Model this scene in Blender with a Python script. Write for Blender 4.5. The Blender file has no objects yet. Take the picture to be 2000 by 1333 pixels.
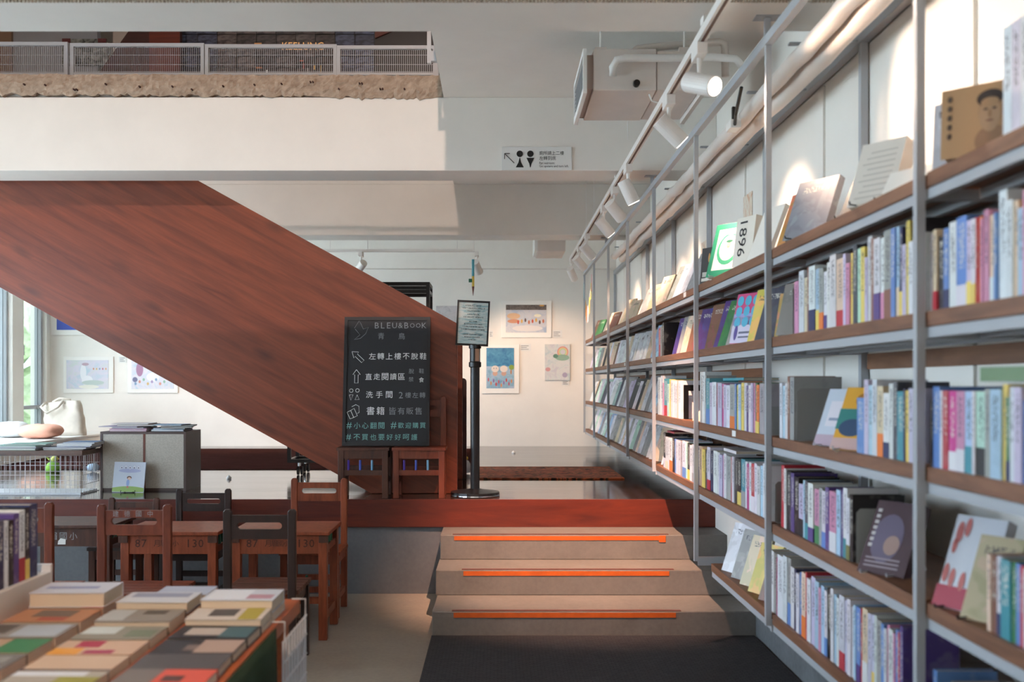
import bpy, bmesh, math, random
from mathutils import Vector, Matrix, Euler

random.seed(11)
sc = bpy.context.scene
COL = sc.collection
PI = math.pi

# ------------------------------------------------------------------ camera
F, VX, VY, H = 1944.4, 972.0, 750.0, 1.414        # focal length in px, vanishing point, eye height
cam_d = bpy.data.cameras.new('camera')
cam = bpy.data.objects.new('camera', cam_d)
COL.objects.link(cam)
cam.location = (0, 0, H)
cam.rotation_euler = (PI / 2, 0, 0)
cam_d.sensor_width = 36
cam_d.lens = 35
cam_d.shift_x = (1000 - VX) / 2000
cam_d.shift_y = (VY - 666.5) / 2000
cam_d.clip_start = 0.05
cam_d.clip_end = 300
cam_d.dof.use_dof = True
cam_d.dof.focus_distance = 7.0
cam_d.dof.aperture_fstop = 2.6
sc.camera = cam

# ------------------------------------------------------------------ view, world and large lights
vs = sc.view_settings
vs.view_transform = 'Standard'
vs.look = 'None'
vs.gamma = 1
vs.use_curve_mapping = False
vs.exposure = 0.12

w = bpy.data.worlds.new('world')
sc.world = w
w.use_nodes = True
bg = w.node_tree.nodes['Background']
bg.inputs[0].default_value = (0.80, 0.91, 1.0, 1)
bg.inputs[1].default_value = 2.6


def area(name, loc, rot, sx, sy, power, col):
    d = bpy.data.lights.new(name, 'AREA')
    d.shape = 'RECTANGLE'
    d.size, d.size_y, d.energy, d.color = sx, sy, power, col
    o = bpy.data.objects.new(name, d)
    COL.objects.link(o)
    o.location, o.rotation_euler = loc, rot
    return o


COOL = (0.78, 0.89, 1.0)
# daylight through the windows of the left wall (X = -5.5)
area('daylight_window_stage', (-5.75, 9.4, 1.95), (0, -PI / 2, 0), 1.7, 2.7, 140, COOL)
area('daylight_window_middle', (-5.75, 6.2, 1.75), (0, -PI / 2, 0), 2.0, 2.7, 125, COOL)
area('daylight_window_front', (-5.75, 2.4, 1.75), (0, -PI / 2, 0), 2.0, 3.4, 145, (0.66, 0.82, 1.0))
area('front_fill', (-1.6, -3.45, 1.6), (PI / 2, 0, 0), 5.5, 2.3, 36, (1.0, 0.90, 0.80))  # added warm fill in front of the closed front wall, no opening there
# warm lamp upstairs above the cut opening in the floor slab
d = bpy.data.lights.new('upstairs_lamp_light', 'SPOT')
d.energy, d.color, d.spot_size, d.spot_blend, d.shadow_soft_size = 1080, (1.0, 0.74, 0.61), math.radians(60), 0.4, 0.06
o = bpy.data.objects.new('upstairs_lamp_light', d)
COL.objects.link(o)
o.location = (-0.75, -1.5, 6.2)
o.rotation_euler = (Vector((-1.2, 7.8, 3.0)) - o.location).to_track_quat('-Z', 'Y').to_euler()


# ------------------------------------------------------------------ colour and materials
def lin(c):
    if isinstance(c, str):
        c = c.lstrip('#')
        c = [int(c[i:i + 2], 16) / 255 for i in (0, 2, 4)]
        return tuple(v / 12.92 if v <= 0.04045 else ((v + 0.055) / 1.055) ** 2.4 for v in c)
    return tuple(c)


class NT:
    """small helper for building node trees"""
    def __init__(s, name):
        s.m = bpy.data.materials.new(name)
        s.m.use_nodes = True
        s.t = s.m.node_tree
        s.p = s.t.nodes['Principled BSDF']

    def n(s, kind, **kw):
        nd = s.t.nodes.new(kind)
        for k, v in kw.items():
            setattr(nd, k, v)
        return nd

    def l(s, a, b):
        s.t.links.new(a, b)

    def math(s, op, a, b=None):
        nd = s.n('ShaderNodeMath', operation=op)
        for i, v in enumerate((a, b)):
            if v is None:
                continue
            if hasattr(v, 'is_output'):
                s.l(v, nd.inputs[i])
            else:
                nd.inputs[i].default_value = v
        return nd.outputs[0]

    def mix(s, fac, a, b, mode='MIX'):
        nd = s.n('ShaderNodeMix', data_type='RGBA', blend_type=mode)
        for i, v in ((0, fac), (6, a), (7, b)):
            if hasattr(v, 'is_output'):
                s.l(v, nd.inputs[i])
            elif i == 0:
                nd.inputs[0].default_value = v
            else:
                nd.inputs[i].default_value = (*lin(v), 1)
        return nd.outputs[2]

    def coords(s, scale=(1, 1, 1), kind='Object', rot=(0, 0, 0)):
        tc = s.n('ShaderNodeTexCoord')
        if any(rot):
            m0 = s.n('ShaderNodeMapping')
            m0.inputs['Rotation'].default_value = rot
            s.l(tc.outputs[kind], m0.inputs[0])
            mp = s.n('ShaderNodeMapping')
            mp.inputs['Scale'].default_value = scale
            s.l(m0.outputs[0], mp.inputs[0])
            return mp.outputs[0]
        mp = s.n('ShaderNodeMapping')
        mp.inputs['Scale'].default_value = scale
        s.l(tc.outputs[kind], mp.inputs[0])
        return mp.outputs[0]

    def noise(s, vec, scale, detail=4, rough=0.6, dist=0.0):
        nd = s.n('ShaderNodeTexNoise')
        nd.inputs['Scale'].default_value = scale
        nd.inputs['Detail'].default_value = detail
        nd.inputs['Roughness'].default_value = rough
        nd.inputs['Distortion'].default_value = dist
        s.l(vec, nd.inputs['Vector'])
        return nd.outputs['Fac']

    def ramp(s, fac, stops):
        nd = s.n('ShaderNodeValToRGB')
        el = nd.color_ramp.elements
        while len(el) < len(stops):
            el.new(0.5)
        for e, (p, c) in zip(el, stops):
            e.position = p
            e.color = (*lin(c), 1)
        s.l(fac, nd.inputs[0])
        return nd.outputs[0]

    def bump(s, hgt, strength=0.3, dist=0.01):
        nd = s.n('ShaderNodeBump')
        nd.inputs['Strength'].default_value = strength
        nd.inputs['Distance'].default_value = dist
        s.l(hgt, nd.inputs['Height'])
        s.l(nd.outputs[0], s.p.inputs['Normal'])


def plain(name, col, rough=0.5, metal=0.0, var=0.0, scale=6.0, bump=0.0, bscale=60.0, emit=0.0):
    n = NT(name)
    n.p.inputs['Base Color'].default_value = (*lin(col), 1)
    n.p.inputs['Roughness'].default_value = rough
    n.p.inputs['Metallic'].default_value = metal
    if var or bump:
        v = n.coords()
    if var:
        c = lin(col)
        f = n.noise(v, scale)
        n.l(n.ramp(f, [(0.3, tuple(x * (1 - var) for x in c)), (0.7, tuple(min(1, x * (1 + var)) for x in c))]),
            n.p.inputs['Base Color'])
    if bump:
        n.bump(n.noise(v, bscale, 3), bump, 0.004)
    if emit:
        n.p.inputs['Emission Color'].default_value = (*lin(col), 1)
        n.p.inputs['Emission Strength'].default_value = emit
    return n.m


def wood(name, c1, c2, stretch=(1.2, 12, 12), rough=0.4, rot=(0, 0, 0), knots=False, scale=3.0, contrast=(0.3, 0.7)):
    n = NT(name)
    v = n.coords(stretch, rot=rot)
    f = n.noise(v, scale, 6, 0.62, 0.6)
    col = n.ramp(f, [(contrast[0], c1), (contrast[1], c2)])
    if knots:
        v2 = n.coords((stretch[0] * 1.3, 1, stretch[2] * 0.30), rot=rot)
        vo = n.n('ShaderNodeTexVoronoi', feature='F1')
        vo.inputs['Scale'].default_value = 2.3
        vo.inputs['Randomness'].default_value = 1.0
        n.l(v2, vo.inputs['Vector'])
        k = n.ramp(vo.outputs['Distance'], [(0.04, (1, 1, 1)), (0.24, (0, 0, 0))])
        col = n.mix(n.math('MULTIPLY', k, 0.62), col, tuple(x * 0.30 for x in lin(c1)))
    n.l(col, n.p.inputs['Base Color'])
    n.p.inputs['Roughness'].default_value = rough
    n.bump(f, 0.08, 0.003)
    return n.m


M = {}
M['plaster'] = plain('white_plaster', '#ece7df', 0.75, var=0.035, scale=2.2, bump=0.12, bscale=18)
M['white'] = plain('white_paint', '#eceae6', 0.5)
M['art_white'] = plain('white_card', '#efece6', 0.6)
M['panel'] = plain('white_wall_board', '#ebe7df', 0.55, var=0.02, scale=3)
M['steel'] = plain('grey_painted_steel', '#a9adb2', 0.42)
M['track'] = plain('white_track_enamel', '#e6e0da', 0.4)
M['slot'] = plain('brown_track_slot', '#5a3a2e', 0.6)
M['wood_stair'] = wood('stained_stair_timber', '#632915', '#8a4226', (0.7, 10, 9), 0.42, rot=(0, -math.radians(28.6), 0), knots=True, scale=2.2)
M['wood_fascia'] = wood('stained_platform_timber', '#4a160b', '#6b2713', (1.0, 6, 7), 0.45, scale=2.0)
M['wood_dark'] = wood('dark_red_timber', '#2c100b', '#46190f', (1.0, 6, 7), 0.5, scale=2.0)
M['shelf_wood'] = wood('walnut_shelf_timber', '#664028', '#8a5c40', (9, 1.0, 12), 0.5, scale=3.0)
M['shelf_back'] = wood('shelf_back_board', '#6a4630', '#8c6144', (6, 1, 9), 0.6, scale=2.0)
M['table_wood'] = wood('orange_table_timber', '#96431d', '#b9602f', (9, 1.4, 9), 0.35, scale=3)
M['school_red'] = wood('red_school_timber', '#55210f', '#7d3a22', (10, 10, 1.4), 0.42, scale=3)
M['school_brown'] = wood('brown_school_timber', '#341a10', '#57301f', (10, 10, 1.4), 0.45, scale=3)
M['school_dark'] = wood('dark_school_timber', '#1c100d', '#301b16', (10, 10, 1.4), 0.4, scale=3)
M['school_orange'] = wood('orange_school_timber', '#6b2d15', '#964a2a', (10, 10, 1.4), 0.42, scale=3)
M['seat_brown'] = wood('worn_seat_timber', '#3c2018', '#6b4030', (1.4, 10, 10), 0.45, scale=3)
M['black'] = plain('black_paint', '#0d0e11', 0.35)
M['black_plastic'] = plain('black_plastic', '#101114', 0.4)
M['blackboard'] = plain('blackboard_slate', '#1c1d21', 0.6, var=0.25, scale=3)
M['black_frame'] = plain('black_board_frame', '#121317', 0.5)
M['chrome'] = plain('chrome', '#c8ccd0', 0.15, metal=1.0)
M['chalk'] = plain('white_chalk', '#e8e8e6', 0.9)
M['chalk_dim'] = plain('grey_chalk', '#8d8f92', 0.9)
M['chalk_teal'] = plain('teal_chalk', '#7fb3ae', 0.9)
M['ink'] = plain('black_ink', '#17181a', 0.6)
M['tape'] = plain('orange_tape', '#b9561a', 0.5, var=0.12, scale=20)
M['nosing'] = plain('maroon_nosing_strip', '#5b3631', 0.6, var=0.2, scale=30)
M['paper'] = plain('page_paper', '#cfc0aa', 0.8)
M['paper_white'] = plain('white_paper', '#e4e3df', 0.7)
M['wire'] = plain('white_wire', '#cfcfd2', 0.4)
M['stand'] = plain('clear_book_stand', '#b9bcc0', 0.2)
M['green_cloth'] = plain('green_cloth', '#1f3a24', 0.9, var=0.2, scale=8)
M['dowel_blue'] = plain('blue_dowel', '#3a4fae', 0.4)
M['dowel_violet'] = plain('violet_dowel', '#4a2f9a', 0.4)
M['dowel_sky'] = plain('sky_dowel', '#5f93b8', 0.4)
M['dowel_green'] = plain('green_dowel', '#1f6a52', 0.4)
M['canvas'] = plain('cream_canvas', '#d5cabb', 0.85, var=0.08, scale=8)
M['pink'] = plain('pink_cushion_fabric', '#e3a78f', 0.9, var=0.06, scale=9)
M['white_fabric'] = plain('white_cushion_fabric', '#d9dadb', 0.9)
M['bookend'] = plain('grey_metal_bookend', '#8f908e', 0.5)
M['fridge'] = plain('fan_coil_paint', '#dcd3cc', 0.5, var=0.05, scale=4)
M['foil'] = plain('wrapped_pipe_tape', '#ddd3ca', 0.55, bump=0.5, bscale=28)
M['glass'] = NT('window_glass').m
_p = M['glass'].node_tree.nodes['Principled BSDF']
_p.inputs['Transmission Weight'].default_value = 1.0
_p.inputs['Roughness'].default_value = 0.0
_p.inputs['IOR'].default_value = 1.02
_p.inputs['Base Color'].default_value = (0.92, 0.97, 1, 1)
M['lens'] = plain('lit_lamp_lens', '#fff0dc', 0.3, emit=14.0)


def concrete(name, c1, c2, rough, scale=1.6, bump=0.15):
    n = NT(name)
    v = n.coords()
    a = n.noise(v, scale, 6, 0.65, 0.3)
    b = n.noise(v, 38, 4)
    col = n.ramp(a, [(0.3, c1), (0.7, c2)])
    col = n.mix(0.25, col, n.ramp(b, [(0.35, c1), (0.65, c2)]))
    n.l(col, n.p.inputs['Base Color'])
    n.p.inputs['Roughness'].default_value = rough
    n.bump(b, bump, 0.003)
    return n.m


M['floor'] = concrete('beige_trowelled_floor', '#7d746a', '#a09484', 0.45, 1.1, 0.05)
M['step'] = concrete('grey_step_concrete', '#5d5a56', '#7a756f', 0.55, 1.5)
M['kerb'] = concrete('blue_grey_wall_concrete', '#565a5e', '#75797c', 0.7, 2.0)
M['riser_wall'] = concrete('platform_base_concrete', '#54565a', '#6c6d6f', 0.7, 1.4)
M['rough'] = concrete('broken_slab_concrete', '#8d7a6a', '#bda894', 0.95, 16.0, 1.0)

# glossy dark platform floor with streaky wear
n = NT('polished_platform_floor')
v = n.coords((0.5, 3.0, 1))
a = n.noise(v, 2.0, 6, 0.65, 0.4)
n.l(n.ramp(a, [(0.35, '#2b201d'), (0.62, '#4a3933'), (0.8, '#63544c')]), n.p.inputs['Base Color'])
n.l(n.ramp(a, [(0.3, (0.07,) * 3), (0.75, (0.16,) * 3)]), n.p.inputs['Roughness'])
n.p.inputs['IOR'].default_value = 1.75
n.bump(n.noise(n.coords((1, 4, 1)), 30, 3), 0.02, 0.002)
M['stage'] = n.m

# woven dark door mat
n = NT('dark_ribbed_mat')
v = n.coords()
ck = n.n('ShaderNodeTexBrick')
ck.inputs['Scale'].default_value = 14.0
ck.inputs['Mortar Size'].default_value = 0.035
ck.inputs['Color1'].default_value = (*lin('#28262a'), 1)
ck.inputs['Color2'].default_value = (*lin('#353234'), 1)
ck.inputs['Mortar'].default_value = (*lin('#101012'), 1)
n.l(v, ck.inputs['Vector'])
col = n.mix(0.35, ck.outputs['Color'], n.ramp(n.noise(v, 55, 3), [(0.35, '#121115'), (0.65, '#343132')]))
n.l(col, n.p.inputs['Base Color'])
n.p.inputs['Roughness'].default_value = 0.95
n.bump(ck.outputs['Fac'], -0.5, 0.004)
M['mat'] = n.m

# red patterned rug
n = NT('red_patterned_rug')
v = n.coords((1, 2.2, 1))
a = n.noise(v, 6, 2, 0.4, 1.5)
n.l(n.ramp(a, [(0.36, '#3a2a20'), (0.42, '#b0502f'), (0.5, '#c96f4c'), (0.54, '#54402c'), (0.58, '#5a4630'), (0.63, '#c8683f')]), n.p.inputs['Base Color'])
n.p.inputs['Roughness'].default_value = 0.95
M['rug'] = n.m

# chipboard back of the cabinet
n = NT('grey_chipboard')
v = n.coords()
n.l(n.ramp(n.noise(v, 120, 4), [(0.3, '#a79f93'), (0.7, '#bdb5a8')]), n.p.inputs['Base Color'])
n.p.inputs['Roughness'].default_value = 0.55
M['chipboard'] = n.m
M['brown_mat'] = plain('matte_brown_mat', '#3a2320', 1.0, var=0.15, scale=5)
M['brown_mat'].node_tree.nodes['Principled BSDF'].inputs['Specular IOR Level'].default_value = 0.0
M['laminate'] = plain('brown_laminate', '#4c3a34', 0.4)


def cover_mat(name, face):
    """book cover: colour from the object's own colour, glyph-like print on spine or front"""
    n = NT(name)
    oi = n.n('ShaderNodeObjectInfo')
    tc = n.n('ShaderNodeTexCoord')
    sp = n.n('ShaderNodeSeparateXYZ')
    n.l(tc.outputs['Generated'], sp.inputs[0])
    gx, gy, gz = sp.outputs
    add = n.n('ShaderNodeVectorMath', operation='MULTIPLY_ADD')
    n.l(tc.outputs['Object'], add.inputs[0])
    add.inputs[1].default_value = (1, 1, 1)
    cmb = n.n('ShaderNodeCombineXYZ')
    for i in range(3):
        n.l(n.math('MULTIPLY', oi.outputs['Random'], 9.0 + 5 * i), cmb.inputs[i])
    n.l(cmb.outputs[0], add.inputs[2])
    vec = add.outputs[0]
    base = oi.outputs['Color']
    bw = n.n('ShaderNodeRGBToBW')
    n.l(base, bw.inputs[0])
    light = n.math('GREATER_THAN', bw.outputs[0], 0.28)
    ink = n.mix(light, '#d8d4c8', '#2b2f45')
    g = n.noise(vec, 190 if not face else 150, 2, 0.5)
    gl = n.math('GREATER_THAN', g, 0.53)

    def band(val, lo, hi):
        return n.math('MULTIPLY', n.math('GREATER_THAN', val, lo), n.math('LESS_THAN', val, hi))
    if face:
        big = n.noise(vec, 9, 3, 0.5, 0.6)
        hs = n.n('ShaderNodeHueSaturation')
        hs.inputs['Hue'].default_value = 0.56
        hs.inputs['Saturation'].default_value = 1.1
        hs.inputs['Value'].default_value = 0.6
        n.l(base, hs.inputs['Color'])
        col = n.mix(n.ramp(big, [(0.50, (0, 0, 0)), (0.56, (0.45,) * 3)]), base, hs.outputs[0])
        hs2 = n.n('ShaderNodeHueSaturation')
        hs2.inputs['Hue'].default_value = 0.46
        hs2.inputs['Value'].default_value = 1.2
        n.l(base, hs2.inputs['Color'])
        col = n.mix(n.ramp(n.noise(vec, 14, 2, 0.5, 0.3), [(0.58, (0, 0, 0)), (0.62, (0.8,) * 3)]), col, hs2.outputs[0])
        mk = n.math('MULTIPLY', band(gz, 0.78, 0.88), band(gy, 0.18, 0.82))
    else:
        col = base
        mk = n.math('MULTIPLY', n.math('MULTIPLY', band(gz, 0.42, 0.93), band(gy, 0.24, 0.76)), n.math('LESS_THAN', gx, 0.03))
        tint = n.noise(vec, 16, 2)
        col = n.mix(n.ramp(tint, [(0.55, (0, 0, 0)), (0.62, (0.10,) * 3)]), col, ink)
    col = n.mix(n.math('MULTIPLY', n.math('MULTIPLY', gl, mk), 0.85), col, ink)
    n.l(col, n.p.inputs['Base Color'])
    n.p.inputs['Roughness'].default_value = 0.42
    return n.m


M['spine'] = cover_mat('printed_book_spine', False)
M['cover'] = cover_mat('printed_book_cover', True)
n = NT('object_colour_print')
n.l(n.n('ShaderNodeObjectInfo').outputs['Color'], n.p.inputs['Base Color'])
n.p.inputs['Roughness'].default_value = 0.5
M['tint'] = n.m


def art(name, stops, scale, dist=1.0):
    n = NT(name)
    f = n.noise(n.coords((1, 1, 1)), scale, 4, 0.6, dist)
    n.l(n.ramp(f, stops), n.p.inputs['Base Color'])
    n.p.inputs['Roughness'].default_value = 0.5
    return n.m


# ------------------------------------------------------------------ geometry helpers
def at(px, py, Y):
    """point at depth Y that the photograph shows at pixel px, py"""
    return Vector(((px - VX) * Y / F, Y, H - (py - VY) * Y / F))


def link(o, parent=None):
    COL.objects.link(o)
    if parent:
        o.parent = parent
    return o


def tag(o, label=None, cat=None, group=None, kind=None):
    if label:
        o['label'] = label
    if cat:
        o['category'] = cat
    if group:
        o['group'] = group
    if kind:
        o['kind'] = kind
    return o


def thing(name, loc, label, cat, group=None, rz=0.0):
    o = bpy.data.objects.new(name, None)
    o.empty_display_size = 0.05
    link(o)
    o.location = loc
    o.rotation_euler = (0, 0, rz)
    return tag(o, label, cat, group)


def wloc(o):
    v = Vector((0, 0, 0))
    while o:
        v += o.location
        o = o.parent
    return v


class MB:
    """collects simple solids and links them as one mesh object"""
    def __init__(s):
        s.v, s.f = [], []

    def add(s, vs, fs):
        k = len(s.v)
        s.v += [Vector(p) for p in vs]
        s.f += [[i + k for i in f] for f in fs]
        return s

    def box(s, x0, x1, y0, y1, z0, z1, mat=None):
        vs = [Vector((x, y, z)) for z in (z0, z1) for y in (y0, y1) for x in (x0, x1)]
        if mat is not None:
            vs = [mat @ p for p in vs]
        return s.add(vs, [(0, 2, 3, 1), (4, 5, 7, 6), (0, 1, 5, 4), (2, 6, 7, 3), (0, 4, 6, 2), (1, 3, 7, 5)])

    def bar(s, p0, p1, wx, wy=None):
        """square bar between two points"""
        p0, p1 = Vector(p0), Vector(p1)
        d = p1 - p0
        q = d.to_track_quat('Z', 'Y').to_matrix().to_4x4()
        return s.box(-wx / 2, wx / 2, -(wy or wx) / 2, (wy or wx) / 2, 0, d.length, Matrix.Translation(p0) @ q)

    def cyl(s, p0, p1, r, n=12, r2=None, caps=True):
        p0, p1 = Vector(p0), Vector(p1)
        r2 = r if r2 is None else r2
        q = (p1 - p0).to_track_quat('Z', 'Y')
        ring = lambda c, rr: [c + q @ Vector((rr * math.cos(2 * PI * i / n), rr * math.sin(2 * PI * i / n), 0)) for i in range(n)]
        fs = [(i, (i + 1) % n, n + (i + 1) % n, n + i) for i in range(n)]
        if caps:
            fs += [tuple(range(n - 1, -1, -1)), tuple(range(n, 2 * n))]
        return s.add(ring(p0, r) + ring(p1, r2), fs)

    def tube(s, pts, r, n=8, closed=False):
        pts = [Vector(p) for p in pts]
        k = len(pts)
        vs, fs = [], []
        for i, p in enumerate(pts):
            a = pts[i - 1] if (i or closed) else p
            b = pts[(i + 1) % k] if (i < k - 1 or closed) else p
            q = (b - a).to_track_quat('Z', 'Y')
            rr = r[i] if isinstance(r, (list, tuple)) else r
            vs += [p + q @ Vector((rr * math.cos(2 * PI * j / n), rr * math.sin(2 * PI * j / n), 0)) for j in range(n)]
        for i in range(k if closed else k - 1):
            i2 = (i + 1) % k
            fs += [(i * n + j, i * n + (j + 1) % n, i2 * n + (j + 1) % n, i2 * n + j) for j in range(n)]
        if not closed:
            fs += [tuple(range(n - 1, -1, -1)), tuple(range((k - 1) * n, k * n))]
        return s.add(vs, fs)

    def prism(s, poly, y0, y1):
        """polygon in XZ (counter-clockwise seen from -Y) extruded along Y"""
        n = len(poly)
        vs = [(x, y0, z) for x, z in poly] + [(x, y1, z) for x, z in poly]
        fs = [tuple(range(n)), tuple(range(2 * n - 1, n - 1, -1))]
        fs += [(i, n + i, n + (i + 1) % n, (i + 1) % n) for i in range(n)]
        return s.add(vs, fs)

    def lathe(s, prof, c=(0, 0, 0), n=24):
        """profile of (r, z) turned around a vertical axis at c"""
        c = Vector(c)
        vs = [c + Vector((r * math.cos(2 * PI * j / n), r * math.sin(2 * PI * j / n), z)) for r, z in prof for j in range(n)]
        k = len(prof)
        fs = [(i * n + j, i * n + (j + 1) % n, (i + 1) * n + (j + 1) % n, (i + 1) * n + j) for i in range(k - 1) for j in range(n)]
        fs += [tuple(range(n - 1, -1, -1)), tuple(range((k - 1) * n, k * n))]
        return s.add(vs, fs)

    def mesh(s, name, bevel=0.0, smooth=False):
        me = bpy.data.meshes.new(name)
        me.from_pydata([tuple(p) for p in s.v], [], s.f)
        bm = bmesh.new()
        bm.from_mesh(me)
        bmesh.ops.recalc_face_normals(bm, faces=bm.faces)
        if bevel:
            es = [e for e in bm.edges if len(e.link_faces) == 2 and e.calc_face_angle(0) > 0.6]
            bmesh.ops.bevel(bm, geom=es, offset=bevel, segments=2, affect='EDGES', profile=0.6, clamp_overlap=True)
        bm.to_mesh(me)
        bm.free()
        if smooth:
            for p in me.polygons:
                p.use_smooth = True
        return me

    def build(s, name, mat, parent=None, bevel=0.0, smooth=False, world=False, origin=None):
        if world and parent:
            off = wloc(parent)
            s.v = [p - off for p in s.v]
        if origin is not None:
            origin = Vector(origin)
            s.v = [p - origin for p in s.v]
        me = s.mesh(name, bevel, smooth)
        me.materials.append(M[mat] if isinstance(mat, str) else mat)
        o = bpy.data.objects.new(name, me)
        link(o, parent)
        if origin is not None:
            o.location = origin
        return o


def box(name, x0, x1, y0, y1, z0, z1, mat, parent=None, bevel=0.0, world=True):
    return MB().box(x0, x1, y0, y1, z0, z1).build(name, mat, parent, bevel, world=world and parent is not None)


def struct(o, label=None):
    return tag(o, label=label, kind='structure')


def copy_tree(o, parent=None):
    c = o.copy()
    COL.objects.link(c)
    c.parent = parent
    for ch in list(o.children):
        copy_tree(ch, c)
    return c


def text_mesh(body, extrude=0.0, thin=0.0):
    cu = bpy.data.curves.new('lettering', 'FONT')
    cu.body = body
    cu.size = 1.0
    cu.offset = thin
    cu.extrude = extrude
    cu.resolution_u = 2
    ob = bpy.data.objects.new('lettering', cu)
    COL.objects.link(ob)
    bpy.context.view_layer.update()
    me = bpy.data.meshes.new_from_object(ob.evaluated_get(bpy.context.evaluated_depsgraph_get()))
    bpy.data.objects.remove(ob)
    bpy.data.curves.remove(cu)
    return me


_glyph = {}


def glyph(ch, thin=0.0):
    if (ch, thin) not in _glyph:
        me = text_mesh(ch, 0.0, thin)
        vs = [tuple(v.co) for v in me.vertices]
        fs = [tuple(p.vertices) for p in me.polygons]
        bpy.data.meshes.remove(me)
        _glyph[(ch, thin)] = (vs, fs)
    return _glyph[(ch, thin)]


def lettering(body, x0, x1, z0, z1, y, mat, parent, fit=False, world=True, name='lettering', loc=None, M4=None, thin=0.0, fill=0.94):
    """flat print in a plane facing -Y, fitted into x0..x1, z0..z1.
    fit: one character per equal cell (hand-set signs); else the string keeps its own spacing"""
    mb = MB()
    if fit:
        n = len(body)
        cw = (x1 - x0) / n
        for i, ch in enumerate(body):
            if ch == ' ':
                continue
            vs, fs = glyph(ch, thin)
            ax, bx = min(v[0] for v in vs), max(v[0] for v in vs)
            az, bz = min(v[1] for v in vs), max(v[1] for v in vs)
            k = min(cw * fill / (bx - ax), (z1 - z0) * min(1, fill + 0.06) / (bz - az))
            kx = k
            cx = x0 + (i + 0.5) * cw
            mb.add([(cx + (v[0] - (ax + bx) / 2) * kx, y, (z0 + z1) / 2 + (v[1] - (az + bz) / 2) * k) for v in vs], fs)
    else:
        me = text_mesh(body)
        vs = [tuple(v.co) for v in me.vertices]
        fs = [tuple(p.vertices) for p in me.polygons]
        bpy.data.meshes.remove(me)
        ax, bx = min(v[0] for v in vs), max(v[0] for v in vs)
        az, bz = min(v[1] for v in vs), max(v[1] for v in vs)
        mb.add([(x0 + (v[0] - ax) / (bx - ax) * (x1 - x0), y, z0 + (v[1] - az) / (bz - az) * (z1 - z0)) for v in vs], fs)
    if M4 is not None:
        mb.v = [M4 @ p for p in mb.v]
    if world and parent:
        off = wloc(parent)
        mb.v = [p - off for p in mb.v]
    me = bpy.data.meshes.new(name)
    me.from_pydata([tuple(p) for p in mb.v], [], mb.f)
    me.materials.append(M[mat] if isinstance(mat, str) else mat)
    o = bpy.data.objects.new(name, me)
    return link(o, parent)


NUM = ['first', 'second', 'third', 'fourth', 'fifth', 'sixth', 'seventh', 'eighth', 'ninth', 'tenth', 'eleventh', 'twelfth',
       'thirteenth', 'fourteenth', 'fifteenth', 'sixteenth', 'seventeenth', 'eighteenth', 'nineteenth', 'twentieth']
TEN = {2: 'twenty', 3: 'thirty', 4: 'forty', 5: 'fifty'}


def ordinal(i):
    """1-based"""
    if i <= 20:
        return NUM[i - 1]
    a, b = divmod(i, 10)
    return TEN[a] + '-' + NUM[b - 1] if b else TEN[a][:-1] + 'ieth'
# ------------------------------------------------------------------ the room shell
XL, XR, YB, YF = -5.55, 1.46, 12.38, -3.6          # left wall, right wall, back wall, front wall behind the camera
ST = 0.637                                         # platform height
D1, D2, D3, D4 = 5.556, 5.98, 6.333, 6.687         # step risers and platform front
ZB, ZC, ZS = 2.835, 3.325, 3.46                    # beam underside, slab underside, slab top

fl = struct(box('floor', XL, XR, YF, 6.75, -0.12, 0.0, 'floor'), 'beige trowelled concrete floor of the lower shop level')

plat = tag(bpy.data.objects.new('floor_platform', None), 'raised platform with dark polished floor and stained timber front edge', kind='structure')
link(plat)
plat.location = (-2, 6.7, 0)
box('platform_floor', XL, XR, D4 + 0.012, YB, ST - 0.05, ST, 'stage', plat)
box('platform_fascia', XL, XR, D4 - 0.012, D4 + 0.012, 0.452, ST, 'wood_fascia', plat, 0.002)
box('platform_base', XL, XR, D4 + 0.012, D4 + 0.09, 0, ST - 0.05, 'riser_wall', plat)

# concrete steps
stp = tag(bpy.data.objects.new('floor_steps', None), 'three grey concrete steps up to the timber platform, edged with orange tape', kind='structure')
link(stp)
stp.location = (0.5, D1, 0)
ZT = [0.142, 0.294, 0.4515]
for k, (y0, z0, z1, xl) in enumerate(((D1, 0.0, ZT[0], -0.365), (D2, ZT[0], ZT[1], -0.372), (D3, ZT[1], ZT[2], -0.365))):
    s = box('step', xl, XR, y0, D4 + 0.012, z0, z1, 'step', stp, 0.006)
for (pa, pb, k) in ((886, 1320, 0), (905, 1307, 1), (887, 1297, 2)):
    Y = (D1, D2, D3)[k]
    xa, xb = (pa - VX) * Y / F, (pb - VX) * Y / F
    box('tape_strip', xa, xb, Y - 0.003, Y + 0.001, ZT[k] - 0.034, ZT[k] - 0.007, 'tape', stp)
    box('nosing_strip', xa - 0.01, xb + 0.03, Y + 0.004, Y + 0.034, ZT[k] - 0.001, ZT[k] + 0.003, 'nosing', stp)
box('tape_strip', (1287 - VX) * D3 / F, (1300 - VX) * D3 / F, D3 - 0.0045, D3, ZT[2] - 0.046, ZT[2] - 0.004, 'tape', stp)

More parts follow.
